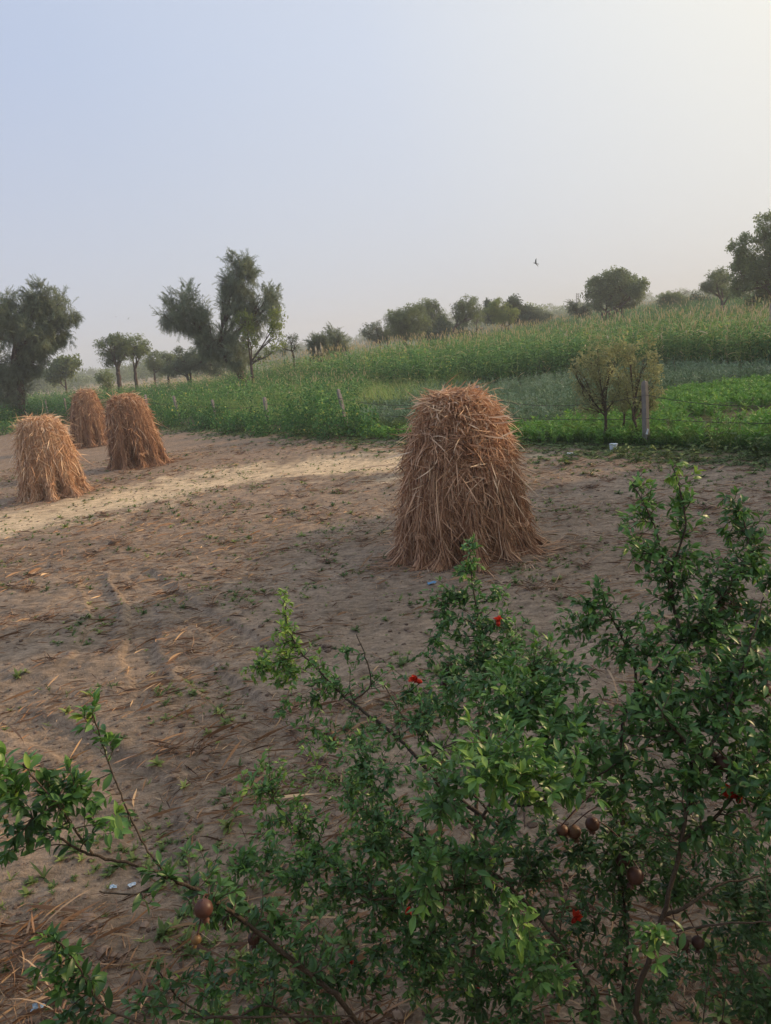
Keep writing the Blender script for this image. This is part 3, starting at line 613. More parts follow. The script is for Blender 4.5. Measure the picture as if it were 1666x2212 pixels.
# low bright green crop
lp = [tuple(G(*q)[:2]) for q in ((770, 948), (1050, 935), (1200, 930), (1245, 902), (1410, 888), (1445, 855), (1560, 838), (1700, 824), (1900, 830), (2100, 1000), (1420, 968), (1080, 962))]
x, y = area(lp, 20, 30); bare = np.zeros(len(x), bool)
for (bx, by, br) in ((1600, 905, .9), (1640, 890, .7), (1560, 915, .8), (1500, 915, .5), (1425, 925, .4), (1260, 905, .7), (1400, 880, .5)):
    c = G(bx, by); bare |= (np.hypot((x - c[0]) * .7, (y - c[1]) * 1.3) < br * (.6 + .8 * rng.random(len(x))))
x, y = x[~bare], y[~bare]; b = MB(); k = rng.random(len(x)) < .85
aa = rng.normal(.02, .09, len(x)) + .22 * (fbm(x * .5, y * .5, 2) - .5)
scatter_in(b, T_low, x[k], y[k], .8, 1.3, aa[k]); scatter_in(b, T_lowb, x[~k], y[~k], .8, 1.3, aa[~k]); tag(b.build('low_green_crop', M['low_crop']), kind='stuff')
# grass verge under the wire
n_ = 60000; xx = rng.uniform(-1.2, 13, n_); off = rng.normal(.5, .5, n_).clip(-.35, 1.7); yy = 26.3 - 1.33 * xx + off * 1.664; k = yy > 9; xx, yy, off = xx[k], yy[k], off[k]
T = [as_T(*ribbon(L_, .012, 3, rise=0, droop=dr, a0=-.15, a1=.2)[:2], ribbon(L_, .012, 3, a0=-.15, a1=.2)[2]) for L_, dr in ((.30, .3), (.24, .7), (.36, .5))]
b = MB()
for j in range(3):
    mk = np.arange(len(xx)) % 3 == j; az = rng.uniform(0, 6.28, mk.sum()); el = rng.uniform(.7, 1.5, mk.sum())
    Mx = frames(np.stack([np.cos(az) * np.cos(el), np.sin(az) * np.cos(el), np.sin(el)], 1)) * rng.uniform(.6, 1.3, mk.sum())[:, None, None]
    b.scatter(T[j], np.stack([xx[mk], yy[mk], ground_h(xx[mk], yy[mk])], 1), Mx, .42 + .18 * (off[mk] > .2) + rng.normal(0, .12, mk.sum()))
tag(b.build('grass_verge', M['grass']), kind='stuff')

# ------------------------------------------------------------------ bushes and trees
def unit(n_, r): d = r.normal(0, 1, (n_, 3)); return d / np.linalg.norm(d, axis=1)[:, None]
def spray(kind, r):
    b = MB()
    if kind == 'feather':      # drooping twig with fine leaflets
        n_ = 9; dr = r.uniform(.1, .5)
        for i in range(n_):
            t = (i + 1) / n_; y_ = t; z_ = -dr * t * t
            for s_ in (-1, 1):
                d = np.array([s_ * r.uniform(.5, 1), r.uniform(.4, 1), r.normal(-.2, .3)]); d /= np.linalg.norm(d); L = r.uniform(.22, .42)
                v, f, a = ribbon(L, .12, 1, 0, .1); v[2:, 0] *= 5; b.add(place(v, frames(d[None], r.normal(0, .7, 1))[0], [0, y_, z_]), f, r.normal(0, .07))
        b.tube([(0, 0, 0), (0, .5, -dr * .25), (0, 1, -dr)], [.014, .01, .006], 3, -.2, cap=False)
    elif kind == 'round':
        for i in range(14):
            v, f = leafT(r.uniform(.34, .52), .26, n=2); q = r.normal(0, .34, 3) + [0, .45, 0]; d = unit(1, r)
            b.add(place(v, frames(d, r.normal(0, .8, 1))[0], q), f, r.normal(0, .09))
    elif kind == 'fine':
        for i in range(14):
            v, f = leafT(r.uniform(.26, .42), .17, n=2); q = r.normal(0, .30, 3) + [0, .45, 0]; d = unit(1, r)
            b.add(place(v, frames(d, r.normal(0, .8, 1))[0], q), f, r.normal(0, .10))
        b.tube([(0, 0, 0), (0, .5, 0), (0, 1, 0)], [.012, .008, .004], 3, -.2, cap=False)
    return b.data()
rs = np.random.default_rng(21)
SPR = {k: [spray(k, rs) for _ in range(4)] for k in ('feather', 'round', 'fine')}
def crown(mb, lobes, kind, size, dens, r, droop=.3, spiky=0., tone=0., clump=.34):
    """lobes: (centre, radii (3), tone); sprays gather in uneven clumps through the lobe's volume"""
    for c, rad, tn in lobes:
        vol = rad[0] * rad[2]; nc = max(7, int(18 + 6 * vol)); d = unit(nc, r)
        cc = d * (r.uniform(.30, .90, nc) ** .6)[:, None] * (1 + .16 * np.sin(3 * d[:, :1] * 4 + 7 * d[:, 2:]))
        ctone = r.normal(0, .08, nc); n_ = max(12, int(dens * vol * (175 if kind == 'feather' else 80))); w_ = r.integers(0, nc, n_)
        q = cc[w_] + r.normal(0, clump * .44, (n_, 3)); rr = np.linalg.norm(q, axis=1); k = (rr < 1.12) & (rr > .12); q = q[k]; w_ = w_[k]; rr = rr[k]
        P = c + q * rad; out_ = q / rr[:, None]; dd = out_ * (.8 if kind != 'feather' else .35) + r.normal(0, .45 if kind != 'feather' else .6, out_.shape); dd[:, 2] -= droop * (1 if kind != 'feather' else 1.6)
        if spiky:
            m_ = (rr > .82) & (out_[:, 2] > 0) & (r.random(len(rr)) < .6); dd[m_] = out_[m_] * .6 + [0, 0, .75] + r.normal(0, .22, (m_.sum(), 3))
        sz = size * r.uniform(.6, 1.3, len(P)) * (1 + spiky * ((rr > .85) & (out_[:, 2] > 0))); Mx = frames(dd, r.uniform(-1, 1, len(P))) * sz[:, None, None]
        who = r.integers(0, 4, len(P))
        for j in range(4):
            m_ = who == j; mb.scatter(SPR[kind][j], P[m_], Mx[m_], np.clip(.42 + tone + tn + ctone[w_[m_]] + r.normal(0, .07, m_.sum()), .05, .95))
def limb(mb, a_, b_, r0, r1, r, wig=.08, n_=7, k=6):
    a_ = np.asarray(a_, float); b_ = np.asarray(b_, float); L = np.linalg.norm(b_ - a_); t = np.linspace(0, 1, n_)[:, None]
    mid = (a_ + b_) / 2 + r.normal(0, wig * L, 3) + [0, 0, .06 * L]
    P = a_ * (1 - t) ** 2 + 2 * mid * t * (1 - t) + b_ * t * t; P[1:-1] += r.normal(0, wig * L * .12, (n_ - 2, 3))
    mb.tube(P, np.linspace(r0, r1, n_), k, r.uniform(.2, .7), cap=False); return P
def tree(name, label, Yd, base, path, lobes, kind='fine', mat='green_leaf', size=.5, dens=1.0, tr=.14, droop=.3, spiky=0., seed=1, group=None, cat='tree', deep=1.0, bare=0, stems=1, wood='bark', clump=.34, zbase=None, sub=8, limbk=1.0):
    """base, path: trunk in picture pixels at distance Yd; lobes: (px, py, rx, ry[, tone[, dY]]) crown masses as seen, given real depth"""
    r = np.random.default_rng(seed); bx = W(base[0], base[1], Yd); bz = float(terrain(bx[0], bx[1])); root = np.array([bx[0], Yd, bz])
    if W(base[0], base[1], Yd)[2] < bz: pass
    t = thing(name, label, cat, root, group)
    tw = MB(); rel = lambda p_: np.asarray(p_) - root
    L = []
    for lb in lobes:
        px, py, rx, ry = lb[:4]; tn = lb[4] if len(lb) > 4 else 0; dy = lb[5] if len(lb) > 5 else r.normal(0, .35) * rx * Yd / F
        c = W(px, py, Yd + dy); s_ = (c - EYE) @ Fd / F; kf = .86 if kind == 'feather' else 1.08 if name == 'sapling' else .93; L.append((rel(c), np.array([rx * s_, min(rx, ry * 1.3) * s_ * .9 * deep, ry * s_]) * kf, tn))
    for sidx in range(stems):
        o_ = np.zeros(3) if sidx == 0 else np.append(r.normal(0, .10 * stems, 2) * [1.6, 1], 0)
        pts = [np.array([0, 0, -.15]) + o_] + [rel(W(px, py, Yd)) + o_ * .5 for px, py in path]; pts = np.array(pts)
        if stems > 1: pts[1:] += r.normal(0, .12 * sidx, (len(pts) - 1, 3)) * [1.5, 1, .3]
        tt = np.linspace(0, 1, 4 * len(pts)); P = np.stack([np.interp(tt, np.linspace(0, 1, len(pts)), pts[:, j]) for j in range(3)], 1)
        P[1:-1] = (P[:-2] + P[1:-1] * 2 + P[2:]) / 4; P[2:-1] += r.normal(0, tr * .15, (len(P) - 3, 3))
        rad = tr * np.linspace(1.0, .68, len(P)) / stems ** .45; rad[0] *= 1.35; tw.tube(P, rad, 8, .4, cap=False); fork = P[-1]
        br = MB(); br.tube([fork, fork + [0, 0, .05]], .01, 3, .4, cap=False)
        for i, (c, rd, tn) in enumerate(L):
            if stems > 1 and i % stems != sidx: continue
            st = P[-1 - (i % 3)]; Q = limb(br, st, c - [0, 0, rd[2] * .25], tr * (.36 if kind == 'feather' else .5) * limbk / stems ** .3, tr * .22, r)
            for q in range(int(sub)):
                d = unit(1, r)[0]; d[2] = abs(d[2]) * .7 - .15; e_ = c + d * rd * r.uniform(.65, 1.0); P2 = limb(br, Q[r.integers(2, 7)], e_, tr * .20, tr * .05, r, .1, 5, 4)
                for z in range(2): limb(br, P2[r.integers(1, 4)], c + (d + unit(1, r)[0] * .5) * rd * r.uniform(.7, 1.05), tr * .07, tr * .02, r, .1, 4, 3)
            for q in range(int(bare)):
                d = unit(1, r)[0]; d[2] = abs(d[2]) * .9 + .1; limb(br, Q[r.integers(3, 7)], c + d * rd * r.uniform(1.0, 1.3), tr * .12, .012, r, .12, 6, 3)
        if sidx == 0: BR = MB()
        v_, f_, a_ = br.data()
        BR.V.append(v_); BR.A.append(a_); [BR.F.append(f_[k_] + BR.n) for k_ in f_]; BR.n += len(v_)
    tw.build('trunk', M[wood], t, smooth=True); BR.build('branches', M[wood], t)
    cb = MB(); crown(cb, L, kind, size, dens, r, droop, spiky, 0, clump); cb.build('crown', M[mat], t)
    return t
GT = 'field trees standing along the skyline'
tree('feathery_tree', 'large dark grey green tree at the left edge with drooping skirts of foliage', 52, (45, 888), [(47, 860), (42, 800), (35, 740)],
     [(20, 690, 75, 55, 0, 0), (90, 655, 34, 42, 0), (128, 668, 44, 42, .02), (5, 655, 30, 25), (60, 730, 70, 45), (110, 720, 50, 38, .04), (20, 790, 62, 50, -.05), (70, 775, 40, 40, -.05), (10, 850, 55, 42, -.03), (-70, 700, 80, 90)],
     'feather', 'grey_leaf', .42, 3.2, .28, .45, .25, 31, GT)
tree('feathery_tree', 'tall leaning grey green tree with two separate high crown masses, left of centre', 56, (531, 826), [(524, 812), (505, 788), (482, 768), (470, 750)],
     [(403, 668, 50, 58, 0, 0), (372, 690, 30, 38), (432, 700, 30, 40), (520, 605, 40, 56, 0, 0), (526, 566, 26, 30), (490, 612, 18, 30), (516, 670, 42, 52, -.02), (578, 655, 38, 40, .05), (552, 692, 40, 32, .05), (484, 748, 52, 46, .05), (514, 765, 32, 42, .05), (445, 748, 28, 30)],
     'feather', 'grey_leaf', .40, 3.0, .30, .45, .3, 32, GT)
tree('young_tree', 'lighter yellow green tree with a pale forked trunk right under the tall leaning one', 54, (544, 818), [(544, 800), (541, 782)],
     [(598, 722, 15, 32, .2), (600, 690, 14, 20, .15), (539, 728, 18, 30, -.1), (590, 758, 18, 10, .1), (530, 690, 16, 14, .0), (565, 770, 14, 9, .0)], 'round', 'light_leaf', .34, 1.4, .12, .2, 0, 33, GT, sub=4)
tree('round_tree', 'small green tree between the big left tree and the twin headed pair', 90, (142, 846), [(142, 825)], [(135, 795, 26, 28), (148, 785, 18, 18, .06), (120, 810, 18, 20)], 'round', 'green_leaf', .6, 1.6, .14, .2, 0, 34, GT)
tree('fan_shaped_tree', 'dark tree of the close pair, branches fanning up under a flat crown', 78, (257, 836), [(257, 812), (255, 798)], [(236, 750, 28, 22, -.1), (262, 745, 24, 20, 0), (240, 772, 24, 16, -.1), (270, 765, 18, 16)], 'fine', 'green_leaf', .42, 2.8, .26, .0, .3, 35, GT)
tree('fan_shaped_tree', 'lighter green tree of the close pair, bare stems under a round crown', 80, (293, 830), [(293, 812), (292, 795)], [(295, 745, 24, 20, .18), (283, 757, 14, 18, .12), (308, 758, 14, 18, .15)], 'fine', 'green_leaf', .42, 2.6, .20, .0, .3, 36, GT)
tree('bush', 'low green bush at the foot of the dark fan shaped tree', 82, (231, 838), [(231, 830)], [(230, 821, 15, 15, .12)], 'round', 'green_leaf', .5, 2.5, .06, .1, 0, 37, GT, cat='bush')
tree('round_tree', 'hazy olive tree just right of the close pair', 95, (333, 822), [(333, 800)], [(333, 780, 18, 22), (342, 795, 20, 20, -.05)], 'fine', 'green_leaf', .5, 2.2, .14, .1, 0, 38, GT)
tree('round_tree', 'small two lobed olive tree beside the hazy one', 92, (362, 815), [(362, 795)], [(359, 770, 16, 12, .03), (378, 785, 20, 18, -.08)], 'fine', 'green_leaf', .5, 2.2, .16, .1, 0, 39, GT)
tree('thicket', 'dark broad thicket left under the tall leaning tree', 74, (410, 812), [(410, 798)], [(400, 778, 30, 26, -.05), (435, 775, 34, 28, -.1), (375, 795, 22, 14, -.1), (470, 785, 30, 22, -.08)], 'fine', 'grey_leaf', .45, 3.0, .2, .2, 0, 40, GT, cat='thicket', stems=3)
tree('bare_tree', 'thin scraggly small tree right of the tall leaning one', 70, (635, 784), [(634, 770), (630, 755)], [(630, 735, 14, 16, -.05), (612, 750, 12, 16, -.1), (638, 750, 8, 12)], 'fine', 'grey_leaf', .34, 1.6, .12, .1, .2, 41, GT, bare=8)
tree('bush', 'dark rounded bush with pale weaver nests hanging on it', 66, (690, 780), [(690, 770)], [(683, 750, 16, 24, -.12, 0), (700, 752, 18, 26, -.1), (672, 745, 8, 16, -.1)], 'feather', 'grey_leaf', .34, 5.0, .2, .1, .4, 42, GT, cat='bush', stems=3)
tree('bush', 'taller brownish bush with a spiky top, right of the nest bush', 68, (722, 768), [(722, 760)], [(725, 735, 20, 26, .02, 0), (715, 750, 20, 22), (738, 748, 14, 18, .05)], 'feather', 'grey_leaf', .36, 4.2, .2, .0, .5, 43, GT, cat='bush', stems=3)
tree('bare_tree', 'sparse grey tree with upright twigs, left of the round green tree', 86, (819, 768), [(820, 758), (822, 745)], [(797, 718, 15, 14, .0), (812, 708, 12, 12, .05), (822, 725, 16, 16, -.05), (806, 730, 14, 12)], 'fine', 'grey_leaf', .4, 2.0, .17, .1, .2, 44, GT, bare=6)
tree('young_tree', 'small thin tree squeezed between the sparse grey tree and the round green one', 86, (838, 760), [(838, 748)], [(840, 728, 18, 18, -.05), (835, 715, 12, 12)], 'fine', 'green_leaf', .4, 1.8, .12, .1, 0, 45, GT)
tree('round_tree', 'broad round green tree with a short dark trunk, left of the centre clump', 84, (880, 760), [(877, 745), (872, 738)], [(880, 690, 44, 30, .08, 0), (860, 700, 28, 28, -.05), (905, 705, 24, 26, .08), (885, 715, 30, 18, -.02)], 'fine', 'green_leaf', .42, 3.2, .26, .15, .1, 46, GT, sub=10)
tree('round_tree', 'dark green tree behind the broad round one, its crown peeping over', 96, (935, 755), [(932, 735)], [(918, 670, 30, 20, .04), (940, 685, 26, 24, -.05), (930, 710, 30, 24, -.1)], 'fine', 'green_leaf', .46, 2.8, .26, .1, .1, 47, GT)
tree('thicket', 'dense dark thicket between the round tree and the forked tree', 92, (955, 758), [(955, 745)], [(930, 730, 24, 22, -.1), (955, 722, 28, 30, -.1), (985, 728, 26, 26, -.1), (1012, 735, 16, 18, -.05)], 'round', 'dark_leaf', .5, 3.2, .25, .1, 0, 48, GT, cat='thicket', stems=4)
tree('forked_tree', 'tall airy tree with bare forked limbs below a round light crown', 88, (978, 750), [(978, 725), (984, 705)], [(1008, 660, 26, 20, .08, 0), (992, 672, 18, 20, .0), (1025, 678, 20, 24, .06), (1008, 690, 20, 14)], 'fine', 'green_leaf', .42, 2.0, .22, .1, .1, 49, GT, bare=6, sub=10)
tree('bare_tree', 'slim nearly leafless sapling right of the airy forked tree', 84, (1031, 745), [(1031, 725), (1030, 710)], [(1030, 695, 10, 14, .1), (1038, 712, 8, 10)], 'fine', 'light_leaf', .3, .7, .10, 0, 0, 50, GT, bare=10)
tree('round_tree', 'dark tree standing behind the pale yellow green one', 100, (1085, 715), [(1085, 700)], [(1060, 675, 18, 24, -.1), (1112, 662, 20, 18, -.05), (1125, 680, 26, 20, -.1)], 'round', 'dark_leaf', .5, 3.0, .22, .1, 0, 51, GT)
tree('young_tree', 'pale yellow green tree with two rounded heads before a dark one', 92, (1098, 730), [(1097, 712)], [(1076, 664, 24, 18, .1, 0), (1080, 682, 20, 16, .05), (1104, 680, 18, 16, .15, 0)], 'fine', 'light_leaf', .42, 3.0, .18, .1, 0, 52, GT)
tree('round_tree', 'low dark spreading tree left of the distant wooded hill', 100, (1150, 705), [(1150, 698)], [(1145, 680, 24, 18, -.05), (1170, 684, 20, 14, -.05)], 'fine', 'grey_leaf', .5, 3.0, .2, .1, 0, 53, GT)
tree('thorn_tree', 'spidery thorn tree with layered bare boughs, left of the dome shaped tree', 90, (1247, 690), [(1247, 678)], [(1245, 668, 20, 10, -.1), (1236, 660, 12, 8, -.1), (1262, 672, 20, 9, -.1)], 'feather', 'dark_leaf', .5, 1.6, .14, .1, 0, 54, GT, bare=22)
tree('dome_tree', 'wide dome shaped tree with many fanning stems on the rise at right', 88, (1328, 682), [(1328, 676)], [(1332, 612, 48, 26, .06, 0), (1290, 630, 28, 26, -.03), (1376, 622, 26, 26, .03), (1310, 645, 28, 18, -.06), (1355, 645, 28, 18, -.03), (1288, 655, 18, 14, -.08), (1332, 632, 40, 20, 0, 1.5)], 'round', 'green_leaf', .44, 2.3, .34, .1, 0, 55, GT, stems=5, sub=7)
tree('thorn_tree', 'flat topped acacia bush below dead grey branches on the skyline', 98, (1458, 668), [(1458, 660)], [(1450, 648, 34, 12, .02), (1480, 652, 22, 10, 0)], 'feather', 'green_leaf', .6, 3.4, .18, 0, 0, 56, GT, stems=3)
tree('bare_tree', 'leafless dead tree showing above the flat topped acacia', 106, (1466, 665), [(1466, 650)], [(1466, 634, 22, 12)], 'fine', 'grey_leaf', .3, .12, .16, 0, 0, 57, GT, bare=16)
tree('bush', 'small dark bush on the skyline right of the flat topped acacia', 100, (1502, 658), [(1502, 655)], [(1502, 647, 13, 11, -.05), (1522, 652, 14, 7, -.08)], 'round', 'dark_leaf', .5, 3.0, .08, 0, 0, 58, GT, cat='bush')
tree('round_tree', 'mid green spreading tree tucked left of the large right edge tree', 78, (1560, 665), [(1560, 650)], [(1545, 612, 26, 22, -.05), (1560, 595, 20, 16, .02), (1580, 625, 22, 20, .08), (1530, 622, 16, 14, 0)], 'fine', 'green_leaf', .44, 2.6, .2, .1, 0, 59, GT)
tree('large_tree', 'large airy green tree cut by the right edge of the view', 60, (1668, 690), [(1668, 660), (1664, 620)], [(1635, 560, 46, 50, 0, 0), (1660, 490, 26, 30, .04), (1610, 590, 32, 34, .03), (1650, 610, 34, 30, -.04), (1600, 530, 22, 24, .03), (1690, 540, 40, 60), (1640, 650, 36, 18, .1), (1600, 625, 22, 20, .08)], 'round', 'green_leaf', .36, 2.4, .24, .2, 0, 60, GT)
# weaver nests
for i, (px, py, L_) in enumerate(((671, 755, .34), (683, 757, .62), (690, 762, .5), (694, 752, .78), (702, 766, .3))):
    c = W(px, py, 66 - 1.15); b = MB(); b.tube([c + [0, 0, L_ * .6], c + [0, 0, L_ * .2], c + [0, 0, 0], c - [0, 0, L_ * .25], c - [.02, 0, L_ * .5]], [.015, .05, .11, .08, .05], 7, .6)
    tag(b.build('weaver_nest', M['nest'], loc=c), ['small woven nest, leftmost of those on the dark bush', 'long pale woven nest, second from the left on the dark bush', 'short woven nest hanging between the two long ones', 'longest pale woven nest on the dark bush', 'tiny woven nest low on the right of the dark bush'][i], 'nest', 'weaver nests on the dark bush')
# olive saplings beside the tall post
tree('sapling', 'yellowish olive sapling with a slender forked trunk, left one beside the concrete post', 18.9, (1303, 958), [(1308, 918), (1310, 890)], [(1258, 838, 13, 40, 0, 0), (1268, 785, 12, 36, .08, .3), (1290, 765, 13, 46, .1, 0), (1310, 800, 12, 46, .05, -.3), (1326, 785, 12, 42, .1, .3), (1284, 840, 16, 36, 0, .2), (1304, 858, 18, 24, -.05, 0), (1266, 880, 16, 18, 0, 0), (1244, 800, 9, 26, .08, 0), (1334, 850, 14, 34, 0, 0)],
     'fine', 'sapling_leaf', .17, 6.5, .046, 0, .2, 61, 'olive saplings at the fence', cat='sapling', sub=6, limbk=.9, clump=.36)
tree('sapling', 'yellowish olive sapling spreading around and behind the tall concrete post', 18.6, (1385, 966), [(1376, 930), (1368, 900)], [(1360, 780, 12, 44, .1, .4), (1376, 812, 13, 46, .05, .5), (1398, 775, 11, 38, .1, .6), (1412, 820, 11, 44, .1, .4), (1350, 845, 14, 38, 0, .2), (1392, 855, 16, 34, -.05, .5), (1370, 875, 20, 22, -.05, .3), (1410, 870, 10, 24, 0, .5)],
     'fine', 'sapling_leaf', .17, 6.5, .042, 0, .2, 62, 'olive saplings at the fence', cat='sapling', sub=6, limbk=.9, clump=.36)
tree('sapling', 'thinnest olive sapling stem standing between the two fuller ones', 19.6, (1345, 950), [(1346, 925), (1350, 895)], [(1345, 850, 20, 34, 0), (1335, 800, 18, 40, .05)], 'fine', 'sapling_leaf', .17, 4.5, .035, 0, .2, 63, 'olive saplings at the fence', cat='sapling', sub=6, clump=.5)
# leafy vine mounds on the fence (left of the pale leaning post they hide the wires)
VM = [(785, 925, 32, 48, 25.6), (730, 918, 48, 54, 26.4), (660, 912, 52, 54, 28.0), (590, 918, 50, 46, 30.0), (520, 925, 48, 36, 32.0), (455, 912, 42, 34, 35.2), (400, 905, 38, 34, 38.5), (345, 915, 34, 32, 40.0), (60, 905, 55, 38, 52.0), (-10, 925, 50, 42, 50.0), (160, 900, 60, 30, 50.0), (20, 955, 40, 20, 46)]
VL = ['dark leafy vine mound ending the hedge, right of the pale leaning post', 'dense dark vine mound under the pale leaning post', 'broad green vine mound left of the pale leaning post', 'vine mound under the short grey post', 'bright green vine mound with yellow leaves before the short grey post', 'vine mound below the leaning brownish post', 'vine mound below the slim leaning post behind the reddish stack', 'low vine mound touching the reddish stack', 'vine mound at the foot of the large left tree', 'vine mound at the left edge behind the pale stack', 'vine mound behind the half hidden stack', 'low bright vines at the left edge of the yard']
for i, (px, py, rx, ry, Yd) in enumerate(VM):
    r = np.random.default_rng(100 + i); c = W(px, py, Yd); s_ = (c - EYE) @ Fd / F; g0 = float(terrain(c[0], c[1])); hgt = max(.8, c[2] + ry * s_ - g0)
    b = MB(); n_ = int(2600 * rx * s_ * hgt / 1.3); nc = 26; cc = np.stack([r.uniform(-1, 1, nc), r.uniform(-1, 1, nc), r.uniform(.1, .95, nc)], 1); w_ = r.integers(0, nc, n_)
    q = cc[w_] + r.normal(0, .22, (n_, 3)); k = (q[:, 2] > .02) & (np.hypot(q[:, 0], q[:, 1]) < 1.25 - .35 * q[:, 2]); q = q[k]; w_ = w_[k]; P = q * [rx * s_, 1.0, hgt * .95]
    tl, tf = leafT(.10, .085, n=2); T = as_T(tl, tf, 0.); dd = np.stack([q[:, 0], q[:, 1], np.full(len(q), -.35)], 1) + r.normal(0, .6, q.shape)
    b.scatter(T, P, frames(dd, r.normal(0, .6, len(P))) * r.uniform(.6, 1.25, len(P))[:, None, None], np.clip(.40 + r.normal(0, .10, nc)[w_] + r.normal(0, .12, len(P)) + .5 * (r.random(len(P)) < .03), 0, 1))
    t = thing('vine_mound', VL[i], 'vine', (c[0], Yd, g0), 'leafy vines grown over the fence'); b.build('leaves', M['bean_leaf'], t)
    st = MB()
    for j in range(14): o_ = r.uniform(-1, 1, 2) * [rx * s_, .8]; limb(st, [o_[0], o_[1], 0], [o_[0] + r.normal(0, .2), o_[1] + r.normal(0, .2), hgt * r.uniform(.6, 1.0)], .008, .003, r, .15, 5, 3)
    st.build('stems', M['weed'], t)
# broad leaved weeds at the verge
WD = [(1375, 1002, .34, 'bright broad leaved weed clump in front of the tall post'), (1345, 990, .30, 'weed clump just right of the white tub'), (1545, 985, .95, 'tall leafy weed leaning over the verge at right'), (1600, 1000, .55, 'pale stemmed weed at the right end of the verge'), (1640, 995, .45, 'small weed beside the right edge of the verge'),
      (1110, 985, .45, 'yellow green weed sprouting at the right side of the big stack'), (1230, 1005, .2, 'low weed left of the white scrap'), (770, 975, .3, 'low weed at the foot of the last vine mound'), (1500, 1000, .3, 'weed clump between the post and the tall leaning weed'), (1440, 995, .28, 'low weed clump right of the tall post')]
for i, (px, py, hh, lab) in enumerate(WD):
    r = np.random.default_rng(300 + i); c = G(px, py); c[2] = ground_h(c[0], c[1]); t = thing('broadleaf_weed', lab, 'weed', c, 'broad leaved weeds along the verge'); b = MB(); st = MB()
    for j in range(4 + int(5 * hh)):
        e_ = np.append(r.normal(0, .22, 2) * (.5 + hh), hh * r.uniform(.6, 1.1)); P = limb(st, [0, 0, 0], e_, .006, .003, r, .12, 6, 4)
        for k_ in range(9):
            v, f = leafT(.11 * r.uniform(.6, 1.2), .06, n=3); q = P[r.integers(1, 6)]; b.add(place(v, frames(az_dir(r.uniform(0, 6.28), r.uniform(-.3, .7))[None], r.normal(0, .4, 1))[0], q), f, np.clip(r.normal(.5, .2), 0, .95))
    b.build('leaves', M['weed'], t); st.build('stem', M['weed'], t)
# far woods on the ridges: one mass nobody could count
b = MB(); r = np.random.default_rng(77); n_ = 620; az = r.uniform(-.62, .62, n_); rr = r.uniform(150, 560, n_) ; xx = rr * np.sin(az); yy = rr * np.cos(az)
k = (rr > 300) | (fbm(xx * .02 + 8, yy * .02, 2) > .56) & (rr > 190); xx, yy, rr = xx[k], yy[k], rr[k]
for X_, Y_ in zip(xx, yy):
    z_ = float(terrain(X_, Y_)); hh = r.uniform(3, 6.5); c = np.array([X_, Y_, z_ + hh * .55]); m_ = 60
    q = unit(m_, r) * (r.uniform(.2, 1, m_) ** .5)[:, None] * [hh * .8, hh * .8, hh * .5] + c
    Mx = frames(unit(m_, r), r.uniform(-1, 1, m_)) * (hh * .24 * r.uniform(.6, 1.3, m_))[:, None, None]
    b.scatter(SPR['round'][int(r.integers(4))], q, Mx, r.uniform(.2, .7) + r.normal(0, .08, m_))
tag(b.build('far_woods', M['green_leaf']), kind='stuff')
# lattice mast far behind the thorn tree
mp_ = W(1250, 690, 300); mp_[2] = terrain(mp_[0], mp_[1]); top_ = W(1250, 633, 300)[2]; b = MB(); hgt = top_ - mp_[2]
for sx_, sy_ in ((-1, -1), (1, -1), (1, 1), (-1, 1)): b.tube([mp_ + [sx_ * .9, sy_ * .9, 0], mp_ + [sx_ * .3, sy_ * .3, hgt]], .09, 4, .3)
nb_ = 14
for i in range(nb_):
    z0, z1 = hgt * i / nb_, hgt * (i + 1) / nb_; w0, w1 = .9 - .6 * i / nb_, .9 - .6 * (i + 1) / nb_
    for (ax, ay), (bx_, by_) in (((-1, -1), (1, -1)), ((1, -1), (1, 1)), ((1, 1), (-1, 1)), ((-1, 1), (-1, -1))): b.tube([mp_ + [ax * w0, ay * w0, z0], mp_ + [bx_ * w1, by_ * w1, z1]], .05, 3, .3)
tag(b.build('lattice_mast', M['steel'], loc=mp_), 'thin lattice mast far off, rising behind the spidery thorn tree', 'mast')
# distant fence posts in the dry field
ps = [(952, 735), (972, 730), (1003, 726), (1016, 728), (1041, 718), (1056, 722), (1076, 712), (1088, 716)]
for i, (px, py) in enumerate(ps):
    c = W(px, py, 78); z_ = float(terrain(c[0], 78)); b = MB(); b.tube([(c[0], 78, z_), (c[0] + rng.normal(0, .05), 78, z_ + 2.3)], .07, 5, .7)
    tag(b.build('field_post', M['concrete'], loc=(c[0], 78, z_)), ['thin grey stake below the dark thicket', 'thin stake left of the airy forked tree', 'thin stake right of the forked trunk', 'second thin stake right of the forked trunk', 'thin stake just right of the leafless sapling', 'second thin stake right of the leafless sapling', 'thin stake below the yellow green tree', 'last thin stake, touching the yellow green tree trunk'][i], 'stake', 'row of thin stakes in the dry field')
c = W(1666, 700, 40); b = MB(); z_ = float(terrain(c[0], 40)); zt = W(1666, 655, 40)[2]; b.tube([(c[0], 40, z_), (c[0], 40, zt)], [.08, .07], 6, .75)
tag(b.build('field_post', M['concrete'], loc=(c[0], 40, z_)), 'pinkish post tip at the right edge above the millet', 'stake')

